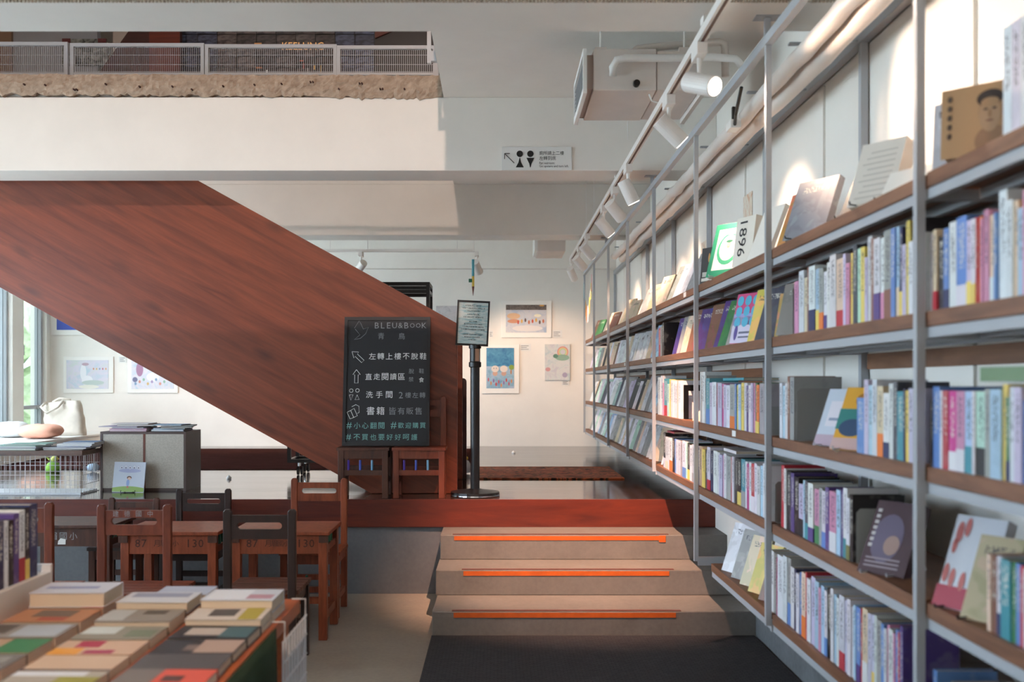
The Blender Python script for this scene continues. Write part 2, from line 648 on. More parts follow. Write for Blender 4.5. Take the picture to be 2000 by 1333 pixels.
# walls
wr = struct(box('wall_right', XR, XR + 0.2, YF, YB, 0, 6.6, 'plaster'), 'white right-hand wall behind the tall bookshelf')
box('wall_plinth', XR - 0.02, XR, YF, D1 - 0.004, 0, 0.47, 'kerb', wr)
for y in (0.2, 1.62, 3.02, 4.42, 5.83, 7.23, 8.62, 10.0, 11.4):      # boards of the white wall lining above the shelves
    box('wall_board', XR - 0.012, XR, y + 0.012, y + 1.38, 1.2, 2.74, 'panel', wr, 0.002)
wb = struct(box('wall_back', XL - 0.2, XR + 0.2, YB, YB + 0.2, 0, 6.6, 'plaster'), 'white back wall hung with children\'s pictures')
wf = struct(box('wall_front', XL - 0.2, XR + 0.2, YF - 0.2, YF, 0, 6.6, 'plaster'), 'white front wall of the shop')

# left wall: sill, columns, head, window openings
wl = tag(bpy.data.objects.new('wall_left', None), 'white left wall with tall windows between columns', kind='structure')
link(wl)
wl.location = (XL, 5, 0)
box('sill_wall', XL - 0.2, XL, YF, YB, 0, 0.72, 'plaster', wl)
box('head_wall', XL - 0.2, XL, YF, YB, 2.83, 6.6, 'plaster', wl)
for y0, y1 in ((YF, 0.6), (4.2, 4.75), (7.65, 8.0), (11.39, 11.66), (12.25, YB)):
    box('column', XL - 0.2, XL + (0.04 if y0 < 11 else 0.0), y0, y1, 0.72, 2.83, 'plaster', wl)


def window(n, y0, y1, z0, z1, rails, label):
    o = tag(bpy.data.objects.new('window_%d' % n, None), label, kind='structure')
    link(o)
    o.location = (XL - 0.1, (y0 + y1) / 2, z0)
    mb = MB()
    t = 0.045
    for a, b in ((y0, y0 + t), (y1 - t, y1)):
        mb.box(XL - 0.13, XL - 0.05, a, b, z0, z1)
    for zz in [z0 + t / 2, z1 - t / 2] + rails:
        mb.box(XL - 0.128, XL - 0.052, y0 + t, y1 - t, zz - t / 2, zz + t / 2)
    mb.build('window_frame', 'steel', o, world=True)
    zs = [z0 + t] + sorted(rails) + [z1 - t]
    for a, b in zip(zs[:-1], zs[1:]):
        box('pane', XL - 0.094, XL - 0.088, y0 + t, y1 - t, a, b, 'glass', o)
    return o


window(1, 11.66, 12.25, 0.72, 2.83, [1.13], 'narrow casement window in the far corner beside the back wall')
window(2, 8.0, 11.39, 0.72, 2.83, [], 'wide window looking out to trees beside the platform')
window(3, 4.75, 7.65, 0.72, 2.83, [], 'wide window beside the school desks')
window(4, 0.6, 4.2, 0.72, 2.83, [], 'wide window beside the book table')
box('window_handle', XL - 0.05, XL - 0.02, 11.7, 11.72, 1.75, 1.87, 'steel', bpy.data.objects['window_1'])

# ceiling slabs, with the cut opening on the left
cl = tag(bpy.data.objects.new('ceiling', None), 'white painted concrete ceiling slab with an opening cut to the floor above', kind='structure')
link(cl)
cl.location = (0, 5, ZC)
box('slab', XL, XR, YF, 3.75, ZC, ZS, 'plaster', cl)
box('slab', -0.36, XR, 3.75, 6.97, ZC, ZS, 'plaster', cl)
box('slab', XL, -0.36, 6.68, 6.97, ZC, ZS, 'plaster', cl)
box('slab', -0.42, XR, 6.97, 9.52, ZC, ZS, 'plaster', cl)
box('slab', XL, XR, 9.52, YB, ZC, ZS, 'plaster', cl)
struct(box('ceiling_upper', XL, XR, YF, YB, 6.5, 6.6, 'plaster'), 'plain ceiling of the upper floor')
for y0, y1, z0 in ((0.87, 1.18, 2.85), (3.75, 4.06, 2.85), (6.635, 6.97, ZB), (9.52, 9.86, ZB), (12.27, YB, ZB)):
    b = struct(MB().box(XL, XR, y0, y1, z0, ZC).build('ceiling_beam', 'plaster', bevel=0.006), {
        0.87: 'white concrete ceiling beam over the book table', 3.75: 'white concrete beam edged with dotted metal mesh',
        6.635: 'white concrete beam carrying the broken slab edge and restroom sign', 9.52: 'white concrete beam over the staircase landing side',
        12.27: 'shallow white concrete beam along the back wall'}[y0])
    if y0 == 3.75:
        mb = MB()
        for i in range(440):
            x = -4.6 + i * 0.0138
            mb.box(x, x + 0.0075, y0 - 0.012, y0 + 0.002, z0 + 0.001, z0 + 0.05)
        tag(mb.build('mesh_edging', plain('beige_mesh_edging', '#b8aa98', 0.6), b), kind='stuff')

# rough broken edge of the slab above the second beam
mb = MB()
nx, nz = 240, 9
vs, fs = [], []
rnd = random.Random(5)
for i in range(nx + 1):
    x = -5.5 + (5.5 - 0.37) * i / nx
    lo = 3.318 + 0.012 * math.sin(i * 0.9) * rnd.random() + 0.014 * rnd.random() - (0.03 * max(0, (i - 185) / 55) * rnd.random()) + 0.025 * (1 - i / nx)
    hi = 3.462 + 0.010 * rnd.random() + 0.016 * (1 - i / nx)
    for j in range(nz + 1):
        t = j / nz
        bulge = 0.012 * math.sin(PI * t)
        vs.append((x, 6.628 - bulge - 0.009 * rnd.random(), lo + (hi - lo) * t))
for i in range(nx):
    for j in range(nz):
        a = i * (nz + 1) + j
        fs.append((a, a + nz + 1, a + nz + 2, a + 1))
mb.add(vs, fs)
# close the lump at the back
k = len(mb.v)
top = [i * (nz + 1) + nz for i in range(nx + 1)]
bot = [i * (nz + 1) for i in range(nx + 1)]
mb.v += [Vector((mb.v[i].x, 6.70, mb.v[i].z)) for i in top] + [Vector((mb.v[i].x, 6.66, mb.v[i].z)) for i in bot]
for i in range(nx):
    mb.f.append([top[i], top[i + 1], k + i + 1, k + i])
    mb.f.append([bot[i], k + nx + 1 + i, k + nx + 2 + i, bot[i + 1]])
re_ = struct(mb.build('ceiling_cut_edge', 'rough'), 'broken brown concrete edge of the cut slab with rebar stubs')
mb = MB()
for i in range(26):
    x = -5.2 + 4.75 * (i + rnd.random() * 0.7) / 26
    z = 3.36 + 0.06 * rnd.random()
    mb.cyl((x, 6.592, z), (x, 6.64, z), 0.006, 6)
    if rnd.random() < 0.4:
        mb.cyl((x + 0.016, 6.592, z), (x + 0.016, 6.64, z), 0.006, 6)
mb.build('rebar_stub', plain('rusty_rebar', '#3a1d16', 0.8), re_)

# ------------------------------------------------------------------ the upper floor seen through the opening
mt = tag(bpy.data.objects.new('wall_mural', None), 'dark tiled harbour mural on the upper floor with orange printed letters', kind='structure')
link(mt)
mt.location = (-2.4, 11.0, ZS)
box('mural_backing', -3.55, -1.33, 11.0, 11.1, ZS, 5.9, 'black', mt)
n = NT('printed_mural_tile')
oi = n.n('ShaderNodeObjectInfo')
f = n.noise(n.coords((1, 1, 3)), 9, 4)
n.l(n.mix(n.ramp(f, [(0.45, (0, 0, 0)), (0.6, (0.7,) * 3)]), oi.outputs['Color'], '#15161c'), n.p.inputs['Base Color'])
n.p.inputs['Roughness'].default_value = 0.35
me = MB().box(-0.104, 0.104, -0.012, 0.012, -0.058, 0.058).mesh('mural_tile', 0.003)
me.materials.append(n.m)
rnd = random.Random(3)
for c in range(10):
    for r in range(10):
        o = bpy.data.objects.new('mural_tile', me)
        link(o, mt)
        o.location = (-3.42 + c * 0.217 + 2.4, -0.02 + 0.02 * rnd.random(), 4.60 + r * 0.122 - ZS)
        k = 0.6 + 0.8 * rnd.random()
        base = (0.085, 0.10, 0.165) if (c < 2 or c > 7) else (0.13, 0.105, 0.10)
        o.color = (base[0] * k, base[1] * k, base[2] * k, 1)
a, b = at(551, 92, 10.94), at(632, 86, 10.94)
lettering('KEELUNG', a.x, b.x, a.z - 0.03, b.z + 0.02, 10.94, plain('emissive_mural_print', '#e8b070', 0.5, emit=0.35), mt)  # printed letters, brightened by emission in the material, not a lit sign
for (px, py, pw, ph, c) in ((497, 84, 14, 3, '#d89a60'), (585, 118, 8, 2, '#c86040'), (592, 124, 2, 10, '#d05030'), (612, 128, 4, 8, '#d8a860'),
                            (500, 131, 12, 3, '#b87040'), (626, 128, 2, 14, '#c0a060'), (520, 137, 3, 8, '#c8c8c8'), (600, 133, 2, 9, '#c8c8c8')):
    q = at(px, py, 10.945)
    mk = MB().box(q.x, q.x + pw * 11 / F, 10.94, 10.946, q.z - ph * 11 / F, q.z).build('mural_highlight', 'tint', mt, world=True)
    mk.color = (*lin(c), 1)
    mk['kind'] = 'stuff'
up = thing('upper_staircase', (-4.0, 10.4, ZS), 'dark red timber stair side on the floor above, left of the mural', 'staircase')
q = [at(186, 152, 10.4), at(250, 62, 10.4), at(290, 10, 10.4), at(352, 10, 10.4), at(352, 152, 10.4)]
MB().prism([(p.x, p.z) for p in ([Vector((q[0].x - 1.0, 0, ZS)), q[0], q[1], q[2], q[3], Vector((q[3].x, 0, ZS))])][::-1], 10.4, 10.46).build('stair_panel', 'wood_dark', up, world=True)
box('stair_flank', q[3].x - 0.32, q[3].x, 10.385, 10.40, ZS, q[3].z, 'wood_fascia', up)
up2 = thing('upper_bench', (-0.9, 10.2, ZS), 'black stepped seating on the upper floor, beside the mural', 'seating')
q = [at(732, 152, 10.2), at(732, 40, 10.2), at(872, 40, 10.2), at(872, 152, 10.2)]
MB().prism([(q[0].x, ZS), (q[3].x, ZS), (q[3].x, q[1].z), (q[0].x, q[1].z)], 10.2, 10.3).build('dark_panel', 'black', up2, world=True)
a_, b_, c_ = at(733, 70, 10.19), at(765, 62, 10.19), at(733, 60, 10.19)
MB().prism([(a_.x, a_.z - 0.03), (b_.x, b_.z), (b_.x, b_.z + 0.2), (a_.x, b_.z + 0.2)], 10.17, 10.2).build('brown_panel', 'wood_fascia', up2, world=True)
pw = struct(box('wall_upper_left', XL, at(190, 0, 10.9).x, 10.9, 11.0, ZS, 6.5, plain('upper_grey_wall', '#8d9197', 0.7)), 'grey upper floor wall left of the stair')
box('upper_door', XL, at(24, 0, 10.88).x, 10.86, 10.9, ZS, 6.2, plain('tan_door', '#7a6450', 0.6), pw)
pst = thing('upper_poster', at(165, 100, 10.88), 'leafy grey poster on the upper floor wall', 'poster')
a, b = at(121, 128, 10.88), at(208, 76, 10.88)
box('poster_sheet', a.x, b.x, 10.88, 10.9, a.z, b.z, art('poster_print', [(0.35, '#2e3330'), (0.55, '#7c817c'), (0.7, '#a4a6a2')], 14), pst)
for px in (121, 191):
    a = at(px, 83, 10.87)
    box('poster_corner', a.x, a.x + 0.09, 10.872, 10.88, a.z, a.z + 0.045, plain('poster_red_%d' % px, '#5a2a2c', 0.7), pst)

# mesh railing at the edge of the opening
ry, rz0, rz1 = 6.80, 3.535, 3.735
px_posts = [(-3.95, -2.945), (-2.905, -2.015), (-1.985, -1.11), (-1.085, -0.43)]
labels = ['beside the left wall', 'second from the left wall', 'third from the left wall', 'at the corner of the opening']
for k, (xa, xb) in enumerate(px_posts):
    r = thing('railing_panel', ((xa + xb) / 2, ry, ZS), 'grey wire mesh railing panel on the slab edge, ' + labels[k], 'railing', 'railing panels of the upper floor')
    dz = 0.012 - k * 0.008
    for x in (xa, xb):
        box('post', x - 0.012, x + 0.012, ry - 0.012, ry + 0.012, ZS, rz1 + dz, 'steel', r)
    box('top_rail', xa + 0.012, xb - 0.012, ry - 0.012, ry + 0.012, rz1 - 0.024 + dz, rz1 + dz, 'steel', r)
    box('bottom_rail', xa + 0.012, xb - 0.012, ry - 0.01, ry + 0.01, rz0 - 0.014, rz0 + 0.004, 'steel', r)
    mb = MB()
    x = xa + 0.02
    while x < xb - 0.015:
        mb.box(x - 0.0014, x + 0.0014, ry - 0.0014, ry + 0.0014, ZS + 0.002, rz1 - 0.02 + dz)
        x += 0.0136
    for z in (rz0 + 0.06, rz0 + 0.125, rz0 + 0.012):
        mb.box(xa + 0.012, xb - 0.012, ry - 0.0035, ry - 0.0014, z - 0.0012, z + 0.0012)
    tag(mb.build('wire_mesh', 'steel', r, world=True), kind='stuff')
r = thing('railing_panel', (-0.40, 5.4, ZC), 'grey railing running forward along the cut slab side', 'railing')
box('top_rail', -0.425, -0.401, 4.1, 6.785, rz1 - 0.03, rz1 - 0.006, 'steel', r)
for y in (4.2, 5.1, 6.0, 6.77):
    box('post', -0.425, -0.401, y - 0.012, y + 0.012, ZC + 0.02, rz1 - 0.03, 'steel', r)
    box('fixing_plate', -0.401, -0.36, y - 0.02, y + 0.02, ZC + 0.03, ZC + 0.09, 'steel', r)

# ------------------------------------------------------------------ outdoors beyond the left windows
gr = struct(box('ground_outside', -60, XL - 0.4, -10, 70, -0.7, -0.6, plain('lawn', '#c3d0ac', 0.9, var=0.2, scale=0.4)), 'bright lawn outside the windows')
leaf = [plain('foliage_%d' % i, c, 0.9, var=0.35, scale=3, bump=0.8, bscale=6) for i, c in enumerate(('#a3b58c', '#c3d0b0', '#cdc49a', '#93b09a'))]


def tree(x, y, z, r, k, label, n_=9):
    rn = random.Random(int(x * 7 + y))
    t = thing('tree', (x, y, -0.6), label, 'tree', 'trees outside the windows')
    MB().cyl((x, y, -0.6), (x, y, z), r * 0.09, 8, r * 0.05).build('trunk', 'school_brown', t, world=True)
    bm = bmesh.new()
    for i in range(n_):
        p = Vector((rn.uniform(-1, 1), rn.uniform(-1, 1), rn.uniform(-0.7, 0.8))) * r * 0.7
        bmesh.ops.create_icosphere(bm, subdivisions=3, radius=r * rn.uniform(0.35, 0.6), matrix=Matrix.Translation(p))
    for v_ in bm.verts:
        v_.co += Vector((rn.uniform(-1, 1), rn.uniform(-1, 1), rn.uniform(-1, 1))) * r * 0.045
    me = bpy.data.meshes.new('crown')
    bm.to_mesh(me)
    bm.free()
    me.materials.append(leaf[k])
    c = bpy.data.objects.new('crown', me)
    link(c, t)
    c.location = (0, 0, z + 0.6)


tree(-17.5, 34.0, 2.2, 2.6, 1, 'pale green tree across the lawn, seen past the column')
tree(-27.0, 44.0, 3.6, 3.2, 0, 'taller green tree behind the pale one across the lawn')
tree(-8.6, 16.6, 0.15, 0.9, 3, 'round green shrub close outside the window')
tree(-9.6, 18.6, 0.0, 0.9, 2, 'yellowing shrub behind the round green one')
tree(-12.0, 22.0, 0.3, 1.0, 2, 'ochre bush at the middle of the lawn')
hill = struct(MB().lathe([(14, -0.6), (10, 1.0), (5, 1.9), (0.5, 2.2)], (-30, 60, 0), 24).build('ground_hill', leaf[1], smooth=True), 'low hazy hill beyond the lawn')
# ------------------------------------------------------------------ staircase
sy = 7.03
sl_b = (918 - 560) / 665.0
stair = thing('staircase', (-1.7, 7.6, ST), 'broad red-brown timber staircase rising behind the blackboard', 'staircase')


def stringer(y, th, name, mat):
    k = 7.03 / F
    P = lambda px, py: ((px - VX) * k, H - (py - VY) * k)
    tl, tr = P(-120, 352 - 0.551 * 505), P(893, 632)
    poly = [P(-120, 560 - 0.5383 * 120), (P(735, 0)[0] - 0.035, ST + 0.002), (tr[0], ST + 0.002), tr, tl]
    return MB().prism(poly, y, y + th).build(name, mat, stair, 0.004, world=True)


stringer(sy, 0.045, 'near_side_panel', 'wood_stair')
stringer(8.06, 0.045, 'far_side_panel', 'wood_stair')
# handrail capping and treads
for i in range(15):
    x1 = -0.42 - 0.29 * i
    z = ST + 0.165 * (i + 1)
    if z > 3.2 or x1 < -4.2:
        break
    box('tread', x1 - 0.32, x1, sy + 0.046, 8.058, z - 0.03, z, 'wood_fascia', stair)
    box('riser', x1 - 0.02, x1, sy + 0.048, 8.056, z - 0.165, z - 0.03, 'wood_dark', stair)
# dark rounded end board at the far side of the stair foot
poly = [(-0.34, ST + 0.002), (-0.256, ST + 0.002), (-0.256, 1.43)] + [(-0.286 + 0.03 * math.cos(a), 1.43 + 0.03 * math.sin(a)) for a in (0.4, 0.8, 1.2, 1.57)] + [(-0.34, 1.46)]
eb = MB().prism(poly, 8.15, 8.21).build('end_board', 'wood_dark', stair, world=True)
box('edge_trim', -0.290, -0.2865, sy + 0.002, sy + 0.043, ST + 0.01, 1.83, 'chalk_dim', stair)

# matte brown floor mat in front of the back wall, white bench under the far window
tag(MB().box(-4.69, -0.27, 8.99, 11.8, ST, ST + 0.008).build('floor_mat', 'brown_mat', None, 0.002, origin=(-2.5, 10, ST)), 'large matte dark brown mat covering the platform before the back wall', 'mat')
bn = thing('window_bench', (-5.1, 10.6, ST), 'low white bench along the far window', 'bench')
box('bench_top', XL + 0.02, -4.70, 9.0, YB - 0.01, 0.80, 0.822, 'white', bn, 0.003)
box('bench_front', -4.735, -4.715, 9.02, YB - 0.02, ST, 0.80, 'white', bn)
box('bench_end', XL + 0.02, -4.735, 9.02, 9.04, ST, 0.80, 'white', bn)

# rolling black rack behind the stair
rk = thing('rolling_rack', (-1.2, 8.6, ST), 'tall black square-tube rolling rack on chrome casters behind the staircase', 'rack')
x0, x1, y0, y1, z0, z1 = -1.78, -0.575, 8.42, 8.80, 0.745, 2.275
t = 0.03
for x in (x0, x1 - t):
    for y in (y0, y1 - t):
        box('upright', x, x + t, y, y + t, z0, z1, 'black', rk)
for z in (z0, z1 - t, z1 - 0.095):
    for y in (y0, y1 - t):
        box('cross_rail', x0 + t, x1 - t, y, y + t, z, z + t, 'black', rk)
    for x in (x0, x1 - t):
        box('side_rail', x, x + t, y0 + t, y1 - t, z, z + t, 'black', rk)
for x in (x0 + 0.1, x1 - 0.1):
    for y in (y0 + 0.05, y1 - 0.05):
        cs = MB().cyl((x, y, z0), (x, y, z0 - 0.03), 0.022, 10).build('caster_fork', 'chrome', rk, world=True)
        for dx in (-0.016, 0.016):
            MB().cyl((x + dx - 0.008, y, ST + 0.038), (x + dx + 0.008, y, ST + 0.038), 0.037, 14).build('wheel', 'black_plastic', cs, world=True)

# patterned rug and small clutter on the platform floor
a, b = at(925, 937, 7.70), at(1222, 937, 7.70)
rug = MB().box(-0.2, 1.03, 8.08, 9.2, ST, ST + 0.012).build('rug', 'rug', None, 0.004, origin=(0.4, 8.6, ST))
tag(rug, 'thin red and brown patterned rug on the polished platform floor', 'rug')
for (px, py, lb) in ((1003, 886, 'tiny white paper scrap on the floor beyond the rug'), (447, 936, 'small white floor cap behind the school chairs')):
    Y = (H - ST) * F / (py - VY)
    p = at(px, py, Y)
    tag(MB().lathe([(0.002, 0), (0.02, 0.002), (0.022, 0.012), (0.012, 0.022), (0.004, 0.03)], (0, 0, 0), 10).build('paper_scrap', 'white'), lb, 'cap').location = (p.x, Y, ST)

# entrance mat
tag(MB().box(-0.369, 1.43, 1.6, D1 - 0.01, 0.0, 0.012).build('door_mat', 'mat', None, 0.003, origin=(0.5, 3.6, 0)), 'large dark grey ribbed mat at the foot of the steps', 'mat')

# ------------------------------------------------------------------ restroom sign on the beam
sg = thing('restroom_sign', at(1048, 333, 6.628), 'white restroom sign with arrow and two figures, fixed to the beam', 'sign')
a, b = at(980, 333, 6.628), at(1117, 287, 6.628)
box('sign_board', a.x, b.x, 6.622, 6.634, a.z, b.z, 'paper_white', sg, 0.002)


def sp(lx, ly):      # position read in the enlarged view
    p = at(900 + lx * 0.3, ly * 0.3, 6.62)
    return p


def rect(l0, l1, t0, t1):
    p, q = sp(l0, t1), sp(l1, t0)
    return p.x, q.x, p.z, q.z


lettering('廁所請上二樓', *rect(510, 672, 982, 1012), 6.6205, 'ink', sg, fit=True)
lettering('左轉到底', *rect(510, 620, 1014, 1046), 6.6205, 'ink', sg, fit=True)
lettering('For restroom:', *rect(512, 612, 1054, 1070), 6.6205, 'ink', sg)
lettering('Go upstairs and turn left.', *rect(512, 702, 1074, 1094), 6.6205, 'ink', sg)
for cx, up_ in ((384, True), (453, False)):
    c = sp(cx, 1002)
    r = 21 * 0.3 * 6.62 / F
    mb = MB().prism([(c.x + r * math.cos(2 * PI * i / 20), c.z + r * math.sin(2 * PI * i / 20)) for i in range(20)], 6.6195, 6.622)
    lo, hi = sp(cx, 1090), sp(cx, 1028)
    w_ = 26 * 0.3 * 6.62 / F
    if up_:
        mb.prism([(lo.x - w_, lo.z), (lo.x + w_, lo.z), (lo.x + w_ * 0.35, (lo.z + hi.z) / 2), (hi.x + 0.002, hi.z), (hi.x - 0.002, hi.z), (lo.x - w_ * 0.35, (lo.z + hi.z) / 2)], 6.6195, 6.622)
    else:
        mb.prism([(hi.x - w_, hi.z), (hi.x - w_ * 0.3, (lo.z + hi.z) / 2 - 0.006), (lo.x - 0.002, lo.z), (lo.x + 0.002, lo.z), (hi.x + w_ * 0.3, (lo.z + hi.z) / 2 - 0.006), (hi.x + w_, hi.z)][::1], 6.6195, 6.622)
    mb.build('figure_symbol', 'ink', sg, world=True)
mb = MB()
for (p, q) in (((285, 1000), (348, 1062)), ((285, 1000), (320, 1000)), ((285, 1000), (285, 1036))):
    u, v_ = sp(*p), sp(*q)
    mb.bar((u.x, 6.6205, u.z), (v_.x, 6.6205, v_.z), 0.004, 0.004)
mb.build('arrow_symbol', 'ink', sg, world=True)

# ------------------------------------------------------------------ rope-barrier post with framed notice
st = thing('notice_stand', (-0.157, 6.9, ST), 'black barrier post on a round base carrying a framed notice', 'sign stand')
L = lambda *a, **k: MB().lathe(*a, **k)
L([(0.168, 0), (0.17, 0.012), (0.168, 0.03), (0.06, 0.045), (0.04, 0.05)], n=40).build('base', 'black', st, smooth=False)
L([(0.1715, 0.004), (0.1725, 0.006), (0.1715, 0.013)], n=40).build('base_ring', 'chrome', st)
MB().cyl((0, 0, 0.048), (0, 0, 0.90), 0.032, 24).build('pole', 'black', st, smooth=False)
cs = L([(0.036, 0.89), (0.043, 0.895), (0.043, 0.925), (0.036, 0.93), (0.036, 1.02), (0.043, 1.022), (0.043, 1.045), (0.03, 1.05)], n=24).build('belt_cassette', 'black', st)
MB().box(0.002, 0.030, -0.040, -0.02, 0.932, 1.018).build('belt_window', plain('copper_belt_end', '#8a6a58', 0.3, metal=0.6), cs)
MB().cyl((0, 0, 1.045), (0, 0, 1.075), 0.006, 8).build('sign_pin', 'black', st)
fr = bpy.data.objects.new('notice_frame', None)
R3 = Matrix.Translation((-0.015, -0.01, 1.196)) @ Matrix.Rotation(math.radians(2.6), 4, 'Y') @ Matrix.Rotation(math.radians(-3), 4, 'X')
mb = MB()
for (a0, a1, b0, b1) in ((-0.113, 0.113, 0.143, 0.157), (-0.113, 0.113, -0.157, -0.143), (-0.113, -0.101, -0.143, 0.143), (0.101, 0.113, -0.143, 0.143)):
    mb.box(a0, a1, -0.008, 0.008, b0, b1, R3)
nf = mb.build('notice_frame', 'black', st)
n = NT('marbled_notice_paper')
f = n.noise(n.coords((3, 1, 14)), 5, 4, 0.6, 1.2)
n.l(n.ramp(f, [(0.35, '#8fb0b4'), (0.5, '#b9c6c2'), (0.65, '#c9cdc6')]), n.p.inputs['Base Color'])
n.p.inputs['Roughness'].default_value = 0.25
MB().box(-0.101, 0.101, -0.003, 0.003, -0.143, 0.143, R3).build('notice_sheet', n.m, nf)
mb = MB()
rn = random.Random(4)
for i, (wd, gap) in enumerate(((0.11, 0), (0.15, 0), (0.10, 0), (0.08, 0.01), (0.13, 0), (0.05, 0.014), (0.12, 0), (0.14, 0), (0.16, 0), (0.13, 0.016), (0.11, 0), (0.05, 0))):
    z = 0.118 - i * 0.0185 - sum(g for g in (0, 0, 0, 0.006, 0.006, 0.018, 0.018, 0.018, 0.018, 0.034, 0.034, 0.034)[i:i + 1])
    x = -wd / 2
    while x < wd / 2:
        c = 0.0045 + 0.002 * rn.random()
        for q in range(3):
            if rn.random() < 0.85:
                mb.box(x, x + c, -0.0045, -0.003, z + q * 0.003, z + q * 0.003 + 0.0014, R3)
        if rn.random() < 0.8:
            mb.box(x + c * 0.4, x + c * 0.6, -0.0045, -0.003, z - 0.001, z + 0.009, R3)
        x += 0.0092
tag(mb.build('notice_print', 'ink', nf), kind='stuff')

# ------------------------------------------------------------------ blackboard
kb = 6.85 / F
bb = thing('blackboard', (at(753, 0, 6.85).x, 6.86, at(0, 872.5, 6.85).z + 0.002), 'black framed chalkboard menu with bird drawing, standing on two school chairs', 'blackboard')
bb.rotation_euler = (math.radians(-8.0), 0, math.radians(0))
W2, HH = 0.30, 0.905
MB().box(-W2 + 0.02, W2 - 0.02, -0.004, 0.008, 0.02, HH - 0.02).build('slate', 'blackboard', bb)
mb = MB()
for (a0, a1, b0, b1) in ((-W2, W2, 0, 0.024), (-W2, W2, HH - 0.024, HH), (-W2, -W2 + 0.022, 0.024, HH - 0.024), (W2 - 0.022, W2, 0.024, HH - 0.024)):
    mb.box(a0, a1, -0.012, 0.010, b0, b1)
mb.build('board_frame', 'black_frame', bb)


def B(lx, ly):       # enlarged view (650..860, 600..880 at 0.21) to board coordinates
    return ((650 + lx * 0.21 - 753) * kb, (872.5 - (600 + ly * 0.21)) * kb * 1.0)


def chalk(txt, l0, l1, t0, t1, mat):
    x0, z1_ = B(l0, t0)
    x1_, z0_ = B(l1, t1)
    lettering(txt, x0, x1_, z0_, z1_, -0.0047, mat, bb, fit=True, world=False, name='chalk_lettering', fill=0.8)


chalk('BLEU&BOOK', 362, 865, 122, 188, 'chalk_dim')
for a in (('青', 395, 468, 212, 300, 'chalk_dim'), ('鳥', 588, 664, 210, 305, 'chalk_dim'), ('左轉上樓不脫鞋', 312, 870, 405, 495, 'chalk'),
          ('直走閱讀區', 282, 668, 603, 686, 'chalk'), ('脫', 688, 756, 566, 620, 'chalk_dim'), ('鞋', 785, 848, 564, 618, 'chalk_dim'),
          ('禁', 692, 748, 640, 700, 'chalk_dim'), ('食', 788, 846, 642, 708, 'chalk'), ('洗手間', 285, 562, 778, 852, 'chalk'),
          ('2樓左轉', 592, 862, 785, 855, 'chalk_dim'), ('書籍', 298, 484, 918, 1018, 'chalk'), ('皆有販售', 510, 832, 928, 1012, 'chalk_dim'),
          ('#小心翻閱', 108, 486, 1072, 1142, 'chalk_teal'), ('#歡迎購買', 528, 868, 1068, 1142, 'chalk_teal'),
          ('#不買也要好好呵護', 105, 795, 1182, 1248, 'chalk_teal')):
    chalk(*a)


def stroke(paths, mat, r=0.0019):
    mb = MB()
    for p in paths:
        mb.tube([(B(*q)[0], -0.0052, B(*q)[1]) for q in p], r, 5)
    mb.build('chalk_drawing', mat, bb)


stroke([[(178, 180), (222, 110), (240, 140), (262, 190), (310, 172), (285, 235), (235, 280), (178, 290), (212, 262), (232, 245), (215, 225), (185, 190)]], 'chalk_dim')
stroke([[(160, 406), (222, 410), (212, 430), (275, 490), (252, 512), (190, 452), (178, 468), (160, 406)],
        [(205, 578), (242, 625), (222, 627), (222, 706), (190, 706), (190, 627), (172, 625), (205, 578)]], 'chalk')
circ = lambda cx, cy, r: [(cx + r * math.cos(a * PI / 8), cy + r * math.sin(a * PI / 8)) for a in range(17)]
stroke([circ(160, 778, 17), circ(218, 776, 17), [(143, 818), (178, 816), (158, 868), (143, 818)], [(216, 818), (236, 862), (197, 864), (216, 818)]], 'chalk')
stroke([[(125, 982), (158, 965), (190, 945), (222, 1015), (190, 1030), (155, 1045), (125, 982)], [(158, 965), (188, 1030)],
        [(168, 930), (205, 910), (235, 925), (238, 985), (222, 992)]], 'chalk')

# ------------------------------------------------------------------ school chairs and desks


def slotted(mb, x0, x1, z0, z1, sx0, sx1, sz0, sz1, y0, y1):
    """board in XZ with a round-ended hand slot"""
    cx, cz = (sx0 + sx1) / 2, (sz0 + sz1) / 2
    r = (sz1 - sz0) / 2
    inner = []
    for i in range(9):
        a = -PI / 2 + PI * i / 8
        inner.append((sx1 - r + r * math.cos(a), cz + r * math.sin(a)))
    for i in range(9):
        a = PI / 2 + PI * i / 8
        inner.append((sx0 + r + r * math.cos(a), cz + r * math.sin(a)))
    outer = []
    for i in range(18):
        j = i % 9
        right = i < 9
        t = j / 8
        if right:
            outer.append((x1, z0 + (z1 - z0) * t))
        else:
            outer.append((x0, z1 - (z1 - z0) * t))
    n_ = 18
    vs = [(x, y0, z) for x, z in inner] + [(x, y0, z) for x, z in outer] + [(x, y1, z) for x, z in inner] + [(x, y1, z) for x, z in outer]
    fs = []
    for i in range(n_):
        k = (i + 1) % n_
        fs += [(i, k, n_ + k, n_ + i), (2 * n_ + k, 2 * n_ + i, 3 * n_ + i, 3 * n_ + k),
               (i, 2 * n_ + i, 2 * n_ + k, k), (n_ + k, 3 * n_ + k, 3 * n_ + i, n_ + i)]
    mb.add(vs, fs)
    return mb


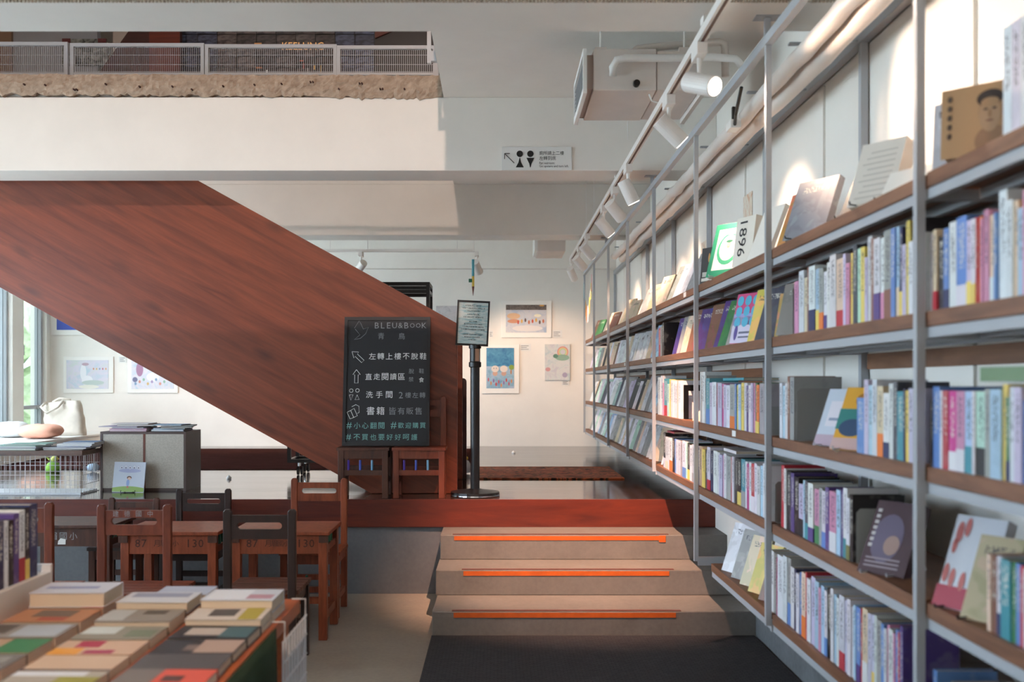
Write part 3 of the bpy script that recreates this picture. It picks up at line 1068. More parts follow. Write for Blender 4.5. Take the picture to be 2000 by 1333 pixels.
def school_chair(loc, rz, label, wood_, seat_wood, w_=0.355, d_=0.36, sh=0.40, th=0.80, dowels=None, slot=True, group='old wooden school chairs', text=None):
    t = thing('school_chair', loc, label, 'chair', group, rz)
    p = 0.040
    x = w_ / 2
    yb = -d_ / 2
    for s in (-1, 1):
        MB().prism([(s * x - (p if s > 0 else 0), 0), (s * x + (p if s < 0 else 0), 0), (s * x + (p if s < 0 else 0), th - 0.012), (s * x + (p - 0.01 if s < 0 else -0.01), th),
                    (s * x - (p - 0.01 if s > 0 else -0.01), th), (s * x - (p if s > 0 else 0), th - 0.012)], yb, yb + 0.028).build('back_post', wood_, t, 0.004)
        MB().box(s * x - (p if s > 0 else 0), s * x + (p if s < 0 else 0), -yb - 0.035, -yb, 0, sh - 0.018).build('front_leg', wood_, t, 0.003)
        xi = s * (x - p / 2)
        MB().box(xi - 0.011, xi + 0.011, yb + 0.028, -yb - 0.035, sh - 0.075, sh - 0.02).build('seat_rail', wood_, t)
        MB().box(xi - 0.011, xi + 0.011, yb + 0.028, -yb - 0.035, 0.10, 0.135).build('side_stretcher', wood_, t)
    n_ = 5
    sw = (d_ + 0.01 - 0.03) / n_
    for i in range(n_):
        y = yb + 0.03 + i * sw
        MB().box(-x - 0.008, x + 0.008, y + 0.001, y + sw - 0.004, sh - 0.02, sh).build('seat_slat', seat_wood, t, 0.002)
    MB().box(-x + p, x - p, -yb - 0.026, -yb - 0.006, sh - 0.075, sh - 0.02).build('front_rail', wood_, t)
    MB().box(-x + p, x - p, -yb - 0.026, -yb - 0.006, 0.155, 0.19).build('front_stretcher', wood_, t)
    MB().box(-x + p, x - p, yb + 0.004, yb + 0.024, sh - 0.075, sh - 0.04).build('rear_rail', wood_, t)
    MB().box(-x + p, x - p, yb + 0.004, yb + 0.024, 0.17, 0.205).build('rear_stretcher', wood_, t)
    mb = MB()
    zb = th - 0.145
    slotted(mb, -x + p, x - p, zb, th - 0.028, -x * 0.62, x * 0.62, zb + 0.048, zb + 0.082, yb + 0.004, yb + 0.022)
    br = mb.build('backrest', wood_, t)
    if text:
        lettering(text, -0.115, 0.105, th - 0.058, th - 0.030, yb + 0.0035, 'chalk_dim', br, fit=True, world=False)
    if dowels:
        for dx, m_ in zip((-0.06, 0.02, 0.1), dowels):
            MB().cyl((dx, -yb - 0.016, 0.19), (dx, -yb - 0.016, 0.258), 0.008, 10).build('dowel', m_, t)
    return t


# three chairs with their backs to the aisle, three facing it across the desks
school_chair((at(574, 0, 4.87).x - 0.165, 5.03, 0), 0, 'dark brown school chair with pale worn seat at the desk nearest the steps', 'school_dark', 'seat_brown')
school_chair((at(261, 0, 4.76).x, 4.94, 0), 0, 'red school chair with white characters on its backrest', 'school_red', 'school_red', th=0.835, text='建德國中')
school_chair((at(103, 0, 4.76).x - 0.18, 4.94, 0), 0, 'reddish school chair beside the white book riser', 'school_red', 'school_red', th=0.845)
school_chair((at(621, 0, 6.27).x, 6.16, 0), PI, 'tall orange school chair between desk and platform front', 'school_orange', 'school_orange', th=0.815, d_=0.34, dowels=('dowel_green', 'dowel_green', 'black'))
school_chair((at(393, 0, 6.38).x, 6.28, 0), PI, 'low dark purple-brown school chair against the platform front', 'school_dark', 'school_dark', th=0.735, d_=0.34)
school_chair((at(256, 0, 6.42).x, 6.32, 0), PI, 'lowest grey-brown school chair behind the red lettered chair', 'school_brown', 'school_dark', th=0.672, d_=0.34, w_=0.33)
# two chairs on the platform that carry the blackboard (seats towards the steps)
school_chair((at(709, 0, 6.75).x, 6.865, ST), PI, 'small brown school chair with blue dowels under the blackboard, left seat', 'school_brown', 'school_brown',
             w_=0.34, d_=0.24, sh=0.343, th=0.66, dowels=('dowel_sky', 'dowel_blue', 'dowel_violet'))
school_chair((at(818, 0, 6.75).x, 6.865, ST), PI, 'red-brown school chair with dark blue dowels under the blackboard, beside the stair end', 'school_red', 'school_red',
             w_=0.35, d_=0.24, sh=0.343, th=0.69, dowels=('dowel_sky', 'dowel_blue', 'dowel_violet'))


def school_desk(x0, x1, y0, y1, z, label, wood_, text, tcol):
    cx = (x0 + x1) / 2
    t = thing('school_desk', (cx, (y0 + y1) / 2, 0), label, 'desk', 'old wooden school desks')
    p = 0.046
    i = 0.015
    for x in (x0 + i, x1 - i - p):
        for y in (y0 + i, y1 - i - p):
            box('leg', x, x + p, y, y + p, 0, z - 0.02, wood_, t, 0.003)
    box('tabletop', x0, x1, y0, y1, z - 0.02, z, wood_, t, 0.004)
    za, zb_ = z - 0.125, z - 0.022
    box('drawer_front', x0 + i + p, x1 - i - p, y0 + i + 0.006, y0 + i + 0.022, za, zb_, wood_, t, 0.002)
    box('drawer_floor', x0 + i + p, x1 - i - p, y0 + i + 0.022, y1 - i - 0.022, za, za + 0.012, wood_, t)
    for x in (x0 + i + 0.012, x1 - i - 0.034):
        box('side_rail', x, x + 0.022, y0 + i + p, y1 - i - p, za, za + 0.035, wood_, t)
        box('low_stretcher', x, x + 0.022, y0 + i + p, y1 - i - p, 0.10, 0.145, wood_, t)
        for k in range(4):
            y = y0 + i + p + 0.05 + k * 0.06
            MB().cyl((x + 0.011, y, za + 0.035), (x + 0.011, y, z - 0.02), 0.008, 8).build('dowel', 'dowel_green', t, world=True)
    box('rear_stretcher', x0 + i + p, x1 - i - p, y1 - i - 0.04, y1 - i - 0.018, 0.12, 0.16, wood_, t)
    for x in (x0 + i - 0.008, x1 - i - p + 0.004):
        box('corner_block', x, x + p + 0.004, y0 + i - 0.010, y0 + i, z - 0.06, z - 0.022, 'school_brown', t)
    lt = lettering(text, x0 + i + p + 0.03, x1 - i - p - 0.02, za + 0.038, zb_ - 0.022, y0 + i + 0.0055, tcol, t, fit=True, name='stencil')
    tag(lt, kind='stuff')
    return t


ink_brown = plain('faded_brown_stencil', '#3f1d14', 0.7)
M['stencil'] = ink_brown
school_desk(-1.477, -0.925, 5.46, 5.90, 0.60, 'orange-brown school desk with stencilled number, nearest the steps', 'school_orange', '87 月眉國小 130', 'stencil')
school_desk(-2.09, -1.535, 5.46, 5.90, 0.60, 'orange-brown school desk with stencilled number behind the lettered chair', 'school_orange', '87 月眉國小 130', 'stencil')
dk = school_desk(-2.80, -2.22, 5.72, 6.12, 0.60, 'dark brown school desk with white stencil and sticker, beside the wire cage', 'school_brown', '  眉國小  ', 'chalk_dim')
a = at(113, 1064, 5.74)
MB().prism([(a.x, a.z), (a.x + 0.045, a.z), (a.x + 0.046, a.z + 0.03), (a.x + 0.018, a.z + 0.036), (a.x + 0.003, a.z + 0.02)], 5.7375, 5.7405).build('sticker', 'paper_white', dk, world=True)
# ------------------------------------------------------------------ wall-long steel bookshelf
PY = [1.09, 2.494, 3.888, 5.30, 6.728, 8.095, 9.506, 10.907, 12.12]
XF, XW = 1.056, 1.428                 # centre of front posts, of wall posts
ZSH = {1: 1.940, 2: 1.595, 3: 1.207, 4: 0.869, 5: 0.515}
sh = thing('bookshelf', (1.25, 6.0, 0.47), 'tall grey steel bookshelf with walnut boards along the right wall', 'bookshelf')
pw2 = 0.011
for i, y in enumerate(PY):
    zb = 0.47 if i <= 3 else 0.822
    box('post', XF - pw2, XF + pw2, y - pw2, y + pw2, zb, 2.735, 'steel', sh)
    box('foot_bar', XF + pw2, XR - 0.014, y - pw2, y + pw2, zb, zb + 0.022, 'steel', sh)
    box('wall_post', XW - 0.014, XW + 0.014, y - 0.014, y + 0.014, zb + 0.022, 2.745, 'steel', sh)
    if y not in (2.494, 3.888, 6.728, 9.506):
        pass
    for s, z in ZSH.items():
        if s == 5 and i > 3:
            continue
        box('bracket', XF + pw2, XW - 0.014, y - 0.010, y + 0.010, z - 0.068, z - 0.040, 'steel', sh)
for y in (3.90, 6.80, 9.69):          # hangers up to the beams
    for x in (XF, XW):
        hz = (2.85 if y < 4 else ZB)
        box('hanger', x - pw2, x + pw2, y - pw2, y + pw2, 2.772, hz - 0.004, 'steel', sh)
        box('hanger_plate', x - 0.05, x + 0.05, y - 0.03, y + 0.03, hz - 0.004, hz, 'steel', sh)
box('top_rail', XF - 0.015, XF + 0.015, 0.6, 12.13, 2.735, 2.772, 'steel', sh)
box('wall_rail', XW - 0.018, XW + 0.018, 0.6, 12.13, 2.745, 2.79, 'steel', sh)
for b in range(8):
    ya, yb = PY[b] + pw2, PY[b + 1] - pw2
    for s, z in ZSH.items():
        if s == 5 and b > 2:
            continue
        gap = 0.004
        if s == 5 and b == 2:
            ya2, yb2 = ya, 4.98
        else:
            ya2, yb2 = ya + gap, yb - gap
        box('shelf_board', 1.068, 1.40, ya2, yb2, z - 0.038, z, 'shelf_wood', sh, 0.002)
        for x in (1.072, 1.20, 1.33):
            box('support_bar', x, x + 0.022, ya2, yb2, z - 0.066, z - 0.040, 'steel', sh)
    for (s, top) in ((2, 1.86), (3, 1.50), (4, 1.12)):
        if s == 2 or b >= 3:
            z = ZSH[s]
            box('back_board', 1.443, 1.448 - 0.001, ya + 0.01, yb - 0.01, z + (0.14 if b < 3 else 0.0), top, 'shelf_back', sh)
    if b < 2:
        box('back_board', 1.435, 1.4425, ya + 0.01, yb - 0.01, 1.47, 1.53, 'shelf_back', sh)
for (px, py, b, s) in ((1337, 578, 3, 1), (1433, 838, 2, 3), (1273, 704, 3, 2), (1220, 706, 4, 2)):
    Y = F * 1.066 / (px - VX)
    z = ZSH[s] - 0.019
    box('shelf_label', 1.0665, 1.068, Y - 0.035, Y + 0.035, z - 0.012, z + 0.014, 'paper_white', sh)

# ------------------------------------------------------------------ books
PAL = {'W': '#d9dade', 'c': '#dcc7ab', 'L': '#c3bdd6', 'P': '#54407f', 'N': '#27305a', 'K': '#1d1c22', 'B': '#5f86c2', 'S': '#a9c6dd', 'T': '#3f8f9c',
       'G': '#3f7a4c', 'M': '#b6d9c9', 'Y': '#e3c765', 'O': '#e07a35', 'R': '#b5303c', 'p': '#d08fae', 'm': '#c03a86', 'n': '#84594a', 'g': '#9d9d9c',
       'd': '#474c58', 'o': '#7d7a45'}
CN = {'W': 'white', 'c': 'cream', 'L': 'pale lilac', 'P': 'purple', 'N': 'navy', 'K': 'black', 'B': 'blue', 'S': 'pale blue', 'T': 'teal', 'G': 'green',
      'M': 'mint', 'Y': 'yellow', 'O': 'orange', 'R': 'red', 'p': 'pink', 'm': 'magenta', 'n': 'brown', 'g': 'grey', 'd': 'slate grey', 'o': 'olive'}
SN = {1: 'top-shelf', 2: 'second-shelf', 3: 'third-shelf', 4: 'fourth-shelf', 5: 'lowest-shelf'}
BAYN = ['eighth', 'seventh', 'sixth', 'fifth', 'fourth', 'third', 'second', 'first']
brnd = random.Random(21)


def jitter(hexc, a=0.10):
    c = lin(hexc)
    k = 1 + brnd.uniform(-a, a)
    return tuple(max(0, min(1, v * k * (1 + brnd.uniform(-a / 2, a / 2)))) for v in c) + (1,)


def book_mesh(mb, x1, y0, y1, z1, hinge='x'):
    """hollow cover: spine and two boards; hinge 'x': spine at x=0, thickness along y"""
    t = 0.0016
    if hinge == 'x':
        mb.box(0, t, y0, y1, 0, z1)
        mb.box(t, x1, y0, y0 + t, 0, z1)
        mb.box(t, x1, y1 - t, y1, 0, z1)
    else:
        mb.box(0, x1, y0, y0 + t, 0, z1)
        mb.box(0, t, y0 + t, y1, 0, z1)
        mb.box(x1 - t, x1, y0 + t, y1, 0, z1)


def upright_book(x, yc, z, th, h, d_, code, label, group, cat='book'):
    mb = MB()
    book_mesh(mb, d_, -th / 2, th / 2, h)
    o = mb.build('book', 'spine')
    o.location = (x, yc, z)
    o.color = jitter(PAL[code[0]])
    tag(o, label, cat, group)
    tt = min(th * 0.45, 0.0022)
    MB().box(0.003, d_ - 0.004, -th / 2 + tt, th / 2 - tt, 0.003, h - 0.003).build('page_block', 'paper', o)
    if len(code) > 1:
        hb = h * brnd.choice((0.24, 0.28, 0.33))
        bd = MB().box(-0.0008, d_ * 0.985, -th / 2 - 0.0004, th / 2 + 0.0004, 0.0005, hb).build('paper_band', 'tint', o)
        bd.color = jitter(PAL[code[1]])
    return o


def row(bay, shelf, px0, spec, h0=0.205, dh=0.02, d0=0.15, xs=1.082):
    """spec: 'code:width_px' items from the far end towards the entrance"""
    px = px0
    k = 0
    for it in spec.split():
        p = it.split(':')
        code, wpx = p[0], float(p[1])
        hh = float(p[2]) if len(p) > 2 else h0 + brnd.uniform(-dh, dh)
        ya, yb = F * xs / (px - VX), F * xs / (px + wpx - VX)
        px += wpx
        if code == '_':
            continue
        k += 1
        th = ya - yb - 0.0012
        if th < 0.003:
            continue
        nm = CN[code[0]]
        nm += ' book with %s band' % CN[code[1]] if len(code) > 1 else ' book'
        lb = '%s, %s in %s row, %s bay from back wall' % (nm, ordinal(k), SN[shelf], BAYN[bay])
        upright_book(xs + brnd.uniform(-0.002, 0.004), (ya + yb) / 2, ZSH[shelf], th, hh, d0 + brnd.uniform(-0.012, 0.012), code, lb, 'upright books on the steel bookshelf')


row(1, 2, 1552, 'p:7.5:.19 W:10 c:6 n:4 WN:12:.225 SY:8 gO:8 WP:6.5:.19 W:7 W:12:.235 cR:14:.215 L:5 p:7.5 Y:5.6:.22 d:7.5:.24 M:7.5:.225 Y:7.5:.225 L:4.7 W:8.4:.25 n:5.6:.24 '
    'WP:12:.235 Wp:8.4:.23 gn:14:.245 B:8.4:.245 Sc:5.6:.245 NY:5.6:.24 L:7.5 Y:7.5:.25 W:8 K:7:.25 W:3', 0.21)
row(1, 3, 1523, 'W:5:.21 S:5:.2 W:6:.21 n:4:.235 g:8:.232', 0.21, d0=0.17)
row(1, 3, 1673, 'B:15:.165 L:8 S:8 W:9 cO:11:.20 WN:11 W:8 d:8 T:13 N:4 Y:6 L:8', 0.20)
row(1, 4, 1525, 'RR:6:.235 W:4:.225 K:8:.22 P:7 K:9 LK:9 S:5 dT:6 WP:10 pG:9 g:7 WB:8 P:7 pW:13 S:8 P:4 WT:8 Wo:7', 0.205)
row(1, 4, 1660, 'K:6:.205', 0.205, d0=0.17)
row(1, 5, 1503, 'W:8:.24 W:4 m:3 W:11:.24 W:8:.25 gB:6:.25 W:8 N:4 W:6 B:4 cO:8 R:3 W:7 L:8 S:8 p:5 S:6 WB:5 K:8 W:5 S:6 W:5 WR:10 L:6 W:7 W:6 S:4 BP:8 R:3 cW:10 L:7 LY:6 W:5 g:9 B:6 W:5 p:4 W:9 p:4 B:6 R:4 P:6:.25', 0.225, 0.012)
row(0, 2, 1815, 'W:8 cR:7:.20 K:12:.18 BN:10:.195 W:14:.205 BW:20:.21 LY:10:.195 WY:9:.195 R:4:.195 O:6 p:5 p:10:.205 cW:12:.19 B:6 W:16:.235 W:14 c:9 S:12 p:10 N:12', 0.20)
row(0, 3, 1818, 'K:5:.165 B:13:.20 W:5:.19 R:11:.19 mW:14:.19 pW:16:.19 ST:16:.19 W:6 MK:20:.19 g:10 S:22:.195 Y:10 GN:7 W:9 L:14:.2 B:14 c:12 W:14 R:10', 0.19)
row(0, 4, 1928, 'c:7:.17 n:10:.17 WN:10:.172 T:19:.17 G:8:.17 B:9:.17 R:8 W:13 S:12 p:10 N:12', 0.17)
row(0, 5, 1822, 'B:8:.19 S:5 M:5 WR:14:.17 g:9 K:30:.175 cR:20 W:14 N:18', 0.17)
row(2, 3, 1366, 'W:10:.27 g:3:.25 TB:7:.235 L:5 W:8:.215 R:3 L:8 m:4 L:5 W:7 gO:9:.205 B:3 Y:4 S:5 Y:5 W:6 P:4 W:5 L:4 p:3 GY:4 OY:5 g:9', 0.205, 0.008)
row(2, 4, 1371, 'Y:6:.2 d:4 WR:6:.22 N:5 W:8:.21 W:5 L:6 p:3 W:5 g:8:.205 R:3 W:4 K:5 KY:7 Tg:8 W:4 m:5 W:5 RW:6 W:5 W:6 S:5 W:8:.22 W:8:.22', 0.205, 0.008)
row(3, 3, 1285, 'W:5:.25 W:4:.26 p:2 TR:7:.24 M:4 Y:3 W:4 W:4 W:4 c:3 W:5:.225', 0.215)
row(3, 4, 1295, 'KW:4:.225 Wc:6 W:3 WO:5 K:4 B:3 W:3 W:6 g:4 WB:6 M:3 KY:5 W:5 Wg:4 K:2 LB:5 N:3 c:5', 0.21, 0.012)
row(3, 2, 1286, 'R:4:.19 g:3:.2 K:3:.22', 0.2)


# ---- books shown cover-out, leaning back on the shelf
def faced_book(bay, shelf, yc, w_, h, t, lean, yaw, col, label, x=1.11, z=None, group='cover-out books leaning on the steel bookshelf', mat='cover', stand=None, name='picture_book'):
    mb = MB()
    book_mesh(mb, t, -w_ / 2, w_ / 2, h, 'y')
    o = mb.build(name, mat)
    o.rotation_euler = (0, math.radians(lean), math.radians(yaw))
    o.location = (x, yc, ZSH[shelf] + 0.002 if z is None else z)
    o.color = jitter(PAL[col]) if len(col) == 1 else (*lin(col), 1)
    tag(o, label, 'book', group)
    MB().box(0.002, t - 0.002, -w_ / 2 + 0.002, w_ / 2 - 0.003, 0.003, h - 0.003).build('page_block', 'paper', o)
    return o


def stand_wire(o, w_, t, h, mat='stand', what=None):
    """easel wire that carries one leaning book (a part of the display stand beside it)"""
    s = bpy.data.objects.new('book_stand', None)
    link(s)
    s.location = o.location
    s.rotation_euler = (0, 0, o.rotation_euler.z)
    tag(s, 'small %s easel under the %s' % ('black wire' if mat != 'stand' else 'clear plastic', ' '.join(o['label'].split(',')[0].split()[:10])), 'book stand', 'easels on the bookshelf')
    le = o.rotation_euler.y
    for y in (-w_ * 0.28, w_ * 0.28):
        bx = t / math.cos(le) + 0.012
        MB().tube([(-0.03, y, 0.012), (-0.028, y, 0.0035), (bx, y, 0.0035), (bx + math.sin(le) * h * 0.55, y, h * 0.55)], 0.0028, 6).build('arm', mat, s)
        MB().tube([(bx + math.sin(le) * h * 0.5, y, h * 0.5), (bx + math.sin(le) * h * 0.5 + 0.055, y, 0.003)], 0.0028, 6).build('rear_leg', mat, s)
    return s


def panel_on(o, w_, y0, y1, z0, z1, col, lift=0.0006, name='cover_print'):
    p = MB().box(-lift - 0.0004, -0.0001, y0, y1, z0, z1).build(name, 'tint', o)
    p.color = (*lin(col), 1)
    return p


def blob_on(o, yc, zc, ry_, rz_, col, lift=0.0012, n_=20, name='cover_print'):
    vs = [(-lift, yc + ry_ * math.cos(2 * PI * i / n_), zc + rz_ * math.sin(2 * PI * i / n_)) for i in range(n_)]
    mb = MB().add(vs, [tuple(range(n_))])
    p = mb.build(name, 'tint', o)
    p.color = (*lin(col), 1)
    return p


# far bays: shingled rows of picture books
cols = 'WWgcWWgWdWcWgSWKWcLWgWnWM'
for b in (7, 6, 5, 4):
    ya, yb = PY[b] + 0.08, PY[b + 1] - (0.10 if b < 7 else 0.35)
    for s in (2, 3, 4):
        y = yb
        k = 0
        while y > ya:
            k += 1
            c = brnd.choice(cols)
            h = brnd.uniform(0.235, 0.285) if s != 2 else brnd.uniform(0.21, 0.25)
            lb = 'leaning %s picture book, %s cover-out on the %s, %s bay from back wall' % (CN[c], ordinal(k), SN[s].replace('-', ' '), BAYN[b])
            faced_book(b, s, y, brnd.uniform(0.19, 0.23), h, brnd.uniform(0.008, 0.014), 20 if s != 2 else 16, 17, c, lb, x=1.125)
            y -= brnd.uniform(0.125, 0.185) if s != 2 else brnd.uniform(0.15, 0.24)
for b, ys in ((7, (11.75, 11.35)), (6, (10.2, 9.95)), (5, (9.0, 8.55)), (4, (7.75, 7.35, 7.05))):
    for k, y in enumerate(ys):
        c = 'cnGWgc'[(b + k) % 6]
        lb = '%s picture book leaning alone on top shelf, %s of %s bay from back wall' % (CN[c], ordinal(k + 1), BAYN[b])
        faced_book(b, 1, y, 0.2, brnd.uniform(0.2, 0.27), 0.012, 22, 14, c, lb, x=1.13)
# bay between the fourth and fifth posts from the entrance side
for k, (y, c, h, w_) in enumerate(((6.40, 'g', .26, .20), (6.20, 'S', .25, .19), (5.95, 'W', .25, .2), (5.75, 'g', .26, .2))):
    o = faced_book(3, 1, y, w_, h, 0.010, 24, 14, c, '%s film-wrapped book leaning on the top shelf, %s in fifth bay from back wall' % (CN[c], ordinal(k + 1)), x=1.12)
for k, (y, c, h, w_, t) in enumerate(((6.18, 'P', .235, .14, .03), (6.02, 'g', .235, .15, .02), (5.86, 'c', .23, .17, .014), (5.66, 'n', .25, .18, .014), (5.48, 'P', .24, .16, .012))):
    faced_book(3, 2, y, w_, h, t, 15, 18, c, '%s book leaning cover-out on second shelf, %s in fifth bay from back wall' % (CN[c], ordinal(k + 1)), x=1.115)
for k, (y, c) in enumerate(((6.645, 'W'), (6.575, 'd'))):
    faced_book(3, 4, y, 0.11, 0.25, 0.01, 20, 24, c, '%s picture book leaning beside upright row, %s on fourth shelf, fifth bay' % (CN[c], ordinal(k + 1)), x=1.12)
faced_book(3, 3, 5.48, 0.15, 0.15, 0.02, 40, 12, 'c', 'small cream parcel-wrapped book on the third shelf beside a black bookend', x=1.10)

# sixth bay: green framed cover, thick 1896 book, bright pink cover and neighbours
o = faced_book(2, 1, 5.22, 0.12, 0.19, 0.025, 6, 30, '#2c2522', 'small black book with gilt emblem on the top shelf beside a steel post', mat='tint', x=1.10)
panel_on(o, .12, -.045, .045, .035, .060, '#b9b3a8')
panel_on(o, .12, -.05, .05, .012, .028, '#d8d4c8')
blob_on(o, 0, .135, .008, .025, '#c08a4a')
o = faced_book(2, 1, 4.88, 0.215, 0.285, 0.03, 18, 36, '#e4e6df', 'large white book with green ornamental frame and seated girl, top shelf', mat='tint', x=1.10)
stand_wire(o, .215, .03, .285)
for (a_, b_, c_, d2) in ((-.107, .107, .255, .284), (-.107, .107, .001, .035), (-.107, -.082, .035, .255), (.082, .107, .035, .255)):
    panel_on(o, .2, a_, b_, c_, d2, '#2f8f6c')
blob_on(o, 0, .145, .07, .085, '#3f9c78')
blob_on(o, 0, .150, .055, .068, '#e9ebe4', .0016)
blob_on(o, 0.0, .165, .014, .018, '#c8a890', .0020)
blob_on(o, 0, .125, .03, .034, '#dcdcd4', .0020)
blob_on(o, 0.0, .185, .022, .008, '#2a6a54', .0022)
panel_on(o, .2, -.06, .06, .222, .246, '#c9cfc6', .0012)
o = faced_book(2, 1, 4.46, 0.14, 0.225, 0.045, 8, 22, '#e9e1d3', 'thick cream book titled 1896 on the top shelf', mat='tint', x=1.09)
Mt = Matrix(((0, 0, 0, -0.0012), (-1, 0, 0, 0), (0, 0, 1, 0), (0, 0, 0, 1)))
Mt2 = Matrix(((0, 0, 0, -0.0012), (0, 0, 1, 0), (1, 0, 0, 0), (0, 0, 0, 1)))
lettering('1896', -0.205, -0.045, -0.02, 0.035, 0, 'ink', o, world=False, M4=Matrix(((0, 0, 0, -0.0012), (0, 0, -1, 0.02), (-1, 0, 0, 0), (0, 0, 0, 1))))
o = faced_book(2, 1, 4.24, 0.16, 0.25, 0.02, 22, 16, '#efe9df', 'plain white book leaning against the steel post on the top shelf', mat='tint', x=1.10)
o = faced_book(2, 2, 4.50, 0.165, 0.235, 0.045, 13, 26, '#d3497e', 'pink and lilac book with nine blue round windows on its cover', mat='tint', x=1.10)
panel_on(o, .17, -.082, .082, 0.002, .125, '#d6cfe4')
panel_on(o, .17, -.082, .082, .085, .14, '#a8a0d8')
for i in range(3):
    for j in range(3):
        blob_on(o, -.052 + .052 * i, .20 - .05 * j, .021, .024, '#55b0d0', .0016)
blob_on(o, .05, .05, .012, .035, '#5b4a92', .0018)
panel_on(o, .17, -.05, .03, .045, .055, '#6a6880', .001)
panel_on(o, .17, -.05, .03, .025, .033, '#6a6880', .001)
for k, (y, c, h, w_, t, ln) in enumerate(((5.16, 'n', .24, .16, .014, 14), (4.98, 'P', .25, .14, .012, 18), (4.86, 'G', .245, .16, .010, 20), (4.68, 'g', .235, .16, .02, 18), (4.28, 'Y', .235, .15, .012, 14), (4.16, 'd', .235, .15, .012, 18))):
    faced_book(2, 2, y, w_, h, t, ln, 20, c, '%s book leaning cover-out on second shelf, %s in sixth bay from back wall' % (CN[c], ordinal(k + 1)), x=1.115)
for k, (y, c, h, w_) in enumerate(((4.72, 'W', .24, .17), (4.55, 'g', .235, .15), (4.40, 'c', .23, .14), (4.24, 'Y', .22, .15), (4.08, 'n', .20, .14))):
    faced_book(2, 5, y, w_, h, 0.014, 20, 22, c, '%s book leaning on the lowest shelf above the steps, %s of five' % (CN[c], ordinal(k + 1)), x=1.11)

# seventh bay, top shelf
o = faced_book(1, 1, 3.80, 0.13, 0.22, 0.012, 20, 18, '#d8955e', 'thin orange-cream book leaning by the post on the top shelf', x=1.10)
o = faced_book(1, 1, 3.60, 0.19, 0.24, 0.03, 22, 30, '#8d8f98', 'thick grey book with misty photo cover on a black easel', x=1.10)
stand_wire(o, .19, .03, .24, 'black')
o = faced_book(1, 1, 3.17, 0.17, 0.24, 0.014, 24, 15, '#5d5a58', 'thin dark grey book edge-on, leaning back on the top shelf', x=1.13)
o = faced_book(1, 1, 3.07, 0.15, 0.22, 0.012, 24, 15, '#8f8b86', 'thin mid-grey book nested behind the dark one on the top shelf', x=1.13)
o = faced_book(1, 1, 2.93, 0.15, 0.215, 0.055, 22, 34, '#d8d2c8', 'very thick white book with printed spine on a black easel', mat='tint', x=1.09)
stand_wire(o, .15, .055, .215, 'black')
for i in range(9):
    panel_on(o, .15, -.055, .055 - .01 * (i % 3), .025 + i * .019, .029 + i * .019, '#bdb7ae')
o = faced_book(1, 1, 2.70, 0.15, 0.07, 0.004, 30, 26, '#e6e2da', 'small white card propped on the top shelf next to the thick book', mat='tint', x=1.10)
# seventh bay, second shelf far end
faced_book(1, 2, 3.80, 0.15, 0.17, 0.012, 10, 20, '#e2b47a', 'pale orange booklet with map squares on the second shelf', x=1.10)
faced_book(1, 2, 3.70, 0.17, 0.205, 0.014, 16, 34, '#85807b', 'grey stone-textured book leaning before the upright row', x=1.10)
# seventh bay, third shelf
o = faced_book(1, 3, 3.26, 0.15, 0.205, 0.03, 24, 30, '#c3ccd9', 'white and pale blue book leaning on an easel, third shelf', mat='tint', x=1.09)
panel_on(o, .15, -.075, .075, .001, .04, '#b9a4b4')
panel_on(o, .15, -.03, .05, .07, .16, '#dcd9e2', .001)
panel_on(o, .15, -.06, .04, .09, .10, '#8a96b0', .0014)
stand_wire(o, .15, .03, .205)
o = faced_book(1, 3, 3.06, 0.15, 0.215, 0.04, 26, 36, '#e0a531', 'yellow and teal illustrated book leaning on an easel, third shelf', mat='tint', x=1.085)
panel_on(o, .15, -.077, .077, .07, .14, '#2f7f7a')
panel_on(o, .15, -.077, .077, .001, .04, '#caa9a4')
blob_on(o, .02, .075, .045, .03, '#2f4a6a', .0014)
blob_on(o, .0, .17, .03, .025, '#a86f1c', .0012)
stand_wire(o, .155, .04, .22)
# seventh bay, fourth shelf
o = faced_book(1, 4, 2.83, 0.15, 0.225, 0.035, 28, 34, '#4b343c', 'maroon photo book leaning on a white wire easel, fourth shelf', mat='tint', x=1.085)
blob_on(o, .01, .11, .05, .075, '#6a5f76')
blob_on(o, -.01, .09, .025, .03, '#a5887f', .0016)
for i in range(7):
    panel_on(o, .15, .052, .064, .08 + i * .018, .09 + i * .018, '#c8c2c2', .0016)
for i in range(3):
    panel_on(o, .15, -.05, .06, .02 + i * .012, .025 + i * .012, '#9a8c94', .0012)
stand_wire(o, .15, .035, .225)
# eighth bay
o = faced_book(0, 4, 2.38, 0.14, 0.235, 0.035, 22, 26, '#c9cdd6', 'white book with red brush strokes and red band on an easel', mat='tint', x=1.10)
panel_on(o, .15, -.076, .076, .001, .055, '#a83248')
for i, (y_, z_, r_) in enumerate(((.05, .19, .014), (.03, .205, .012), (.055, .155, .01), (.04, .075, .012), (.01, .07, .012), (-.02, .08, .01), (.06, .085, .012))):
    blob_on(o, y_, z_, r_ * .7, r_ * 2.0, '#b8635e', .0014)
stand_wire(o, .15, .035, .235, 'black')
o = faced_book(0, 4, 2.265, 0.11, 0.205, 0.022, 24, 30, '#b3a686', 'cream and grey book leaning in front of a black easel, fourth shelf', x=1.10)
stand_wire(o, .14, .022, .205, 'black')
o = faced_book(0, 1, 2.44, 0.08, 0.165, 0.03, 3, 30, '#c9c9cf', 'white and blue film-wrapped block at the end of the top shelf', x=1.10, mat='cover')
o = faced_book(0, 1, 2.30, 0.15, 0.165, 0.04, 3, 46, '#b08a62', 'sepia book set with a portrait of a dark-haired man', mat='tint', x=1.10)
blob_on(o, -.038, .03, .037, .035, '#8f6c50', .0012)
blob_on(o, -.034, .10, .026, .036, '#a5825f', .0016)
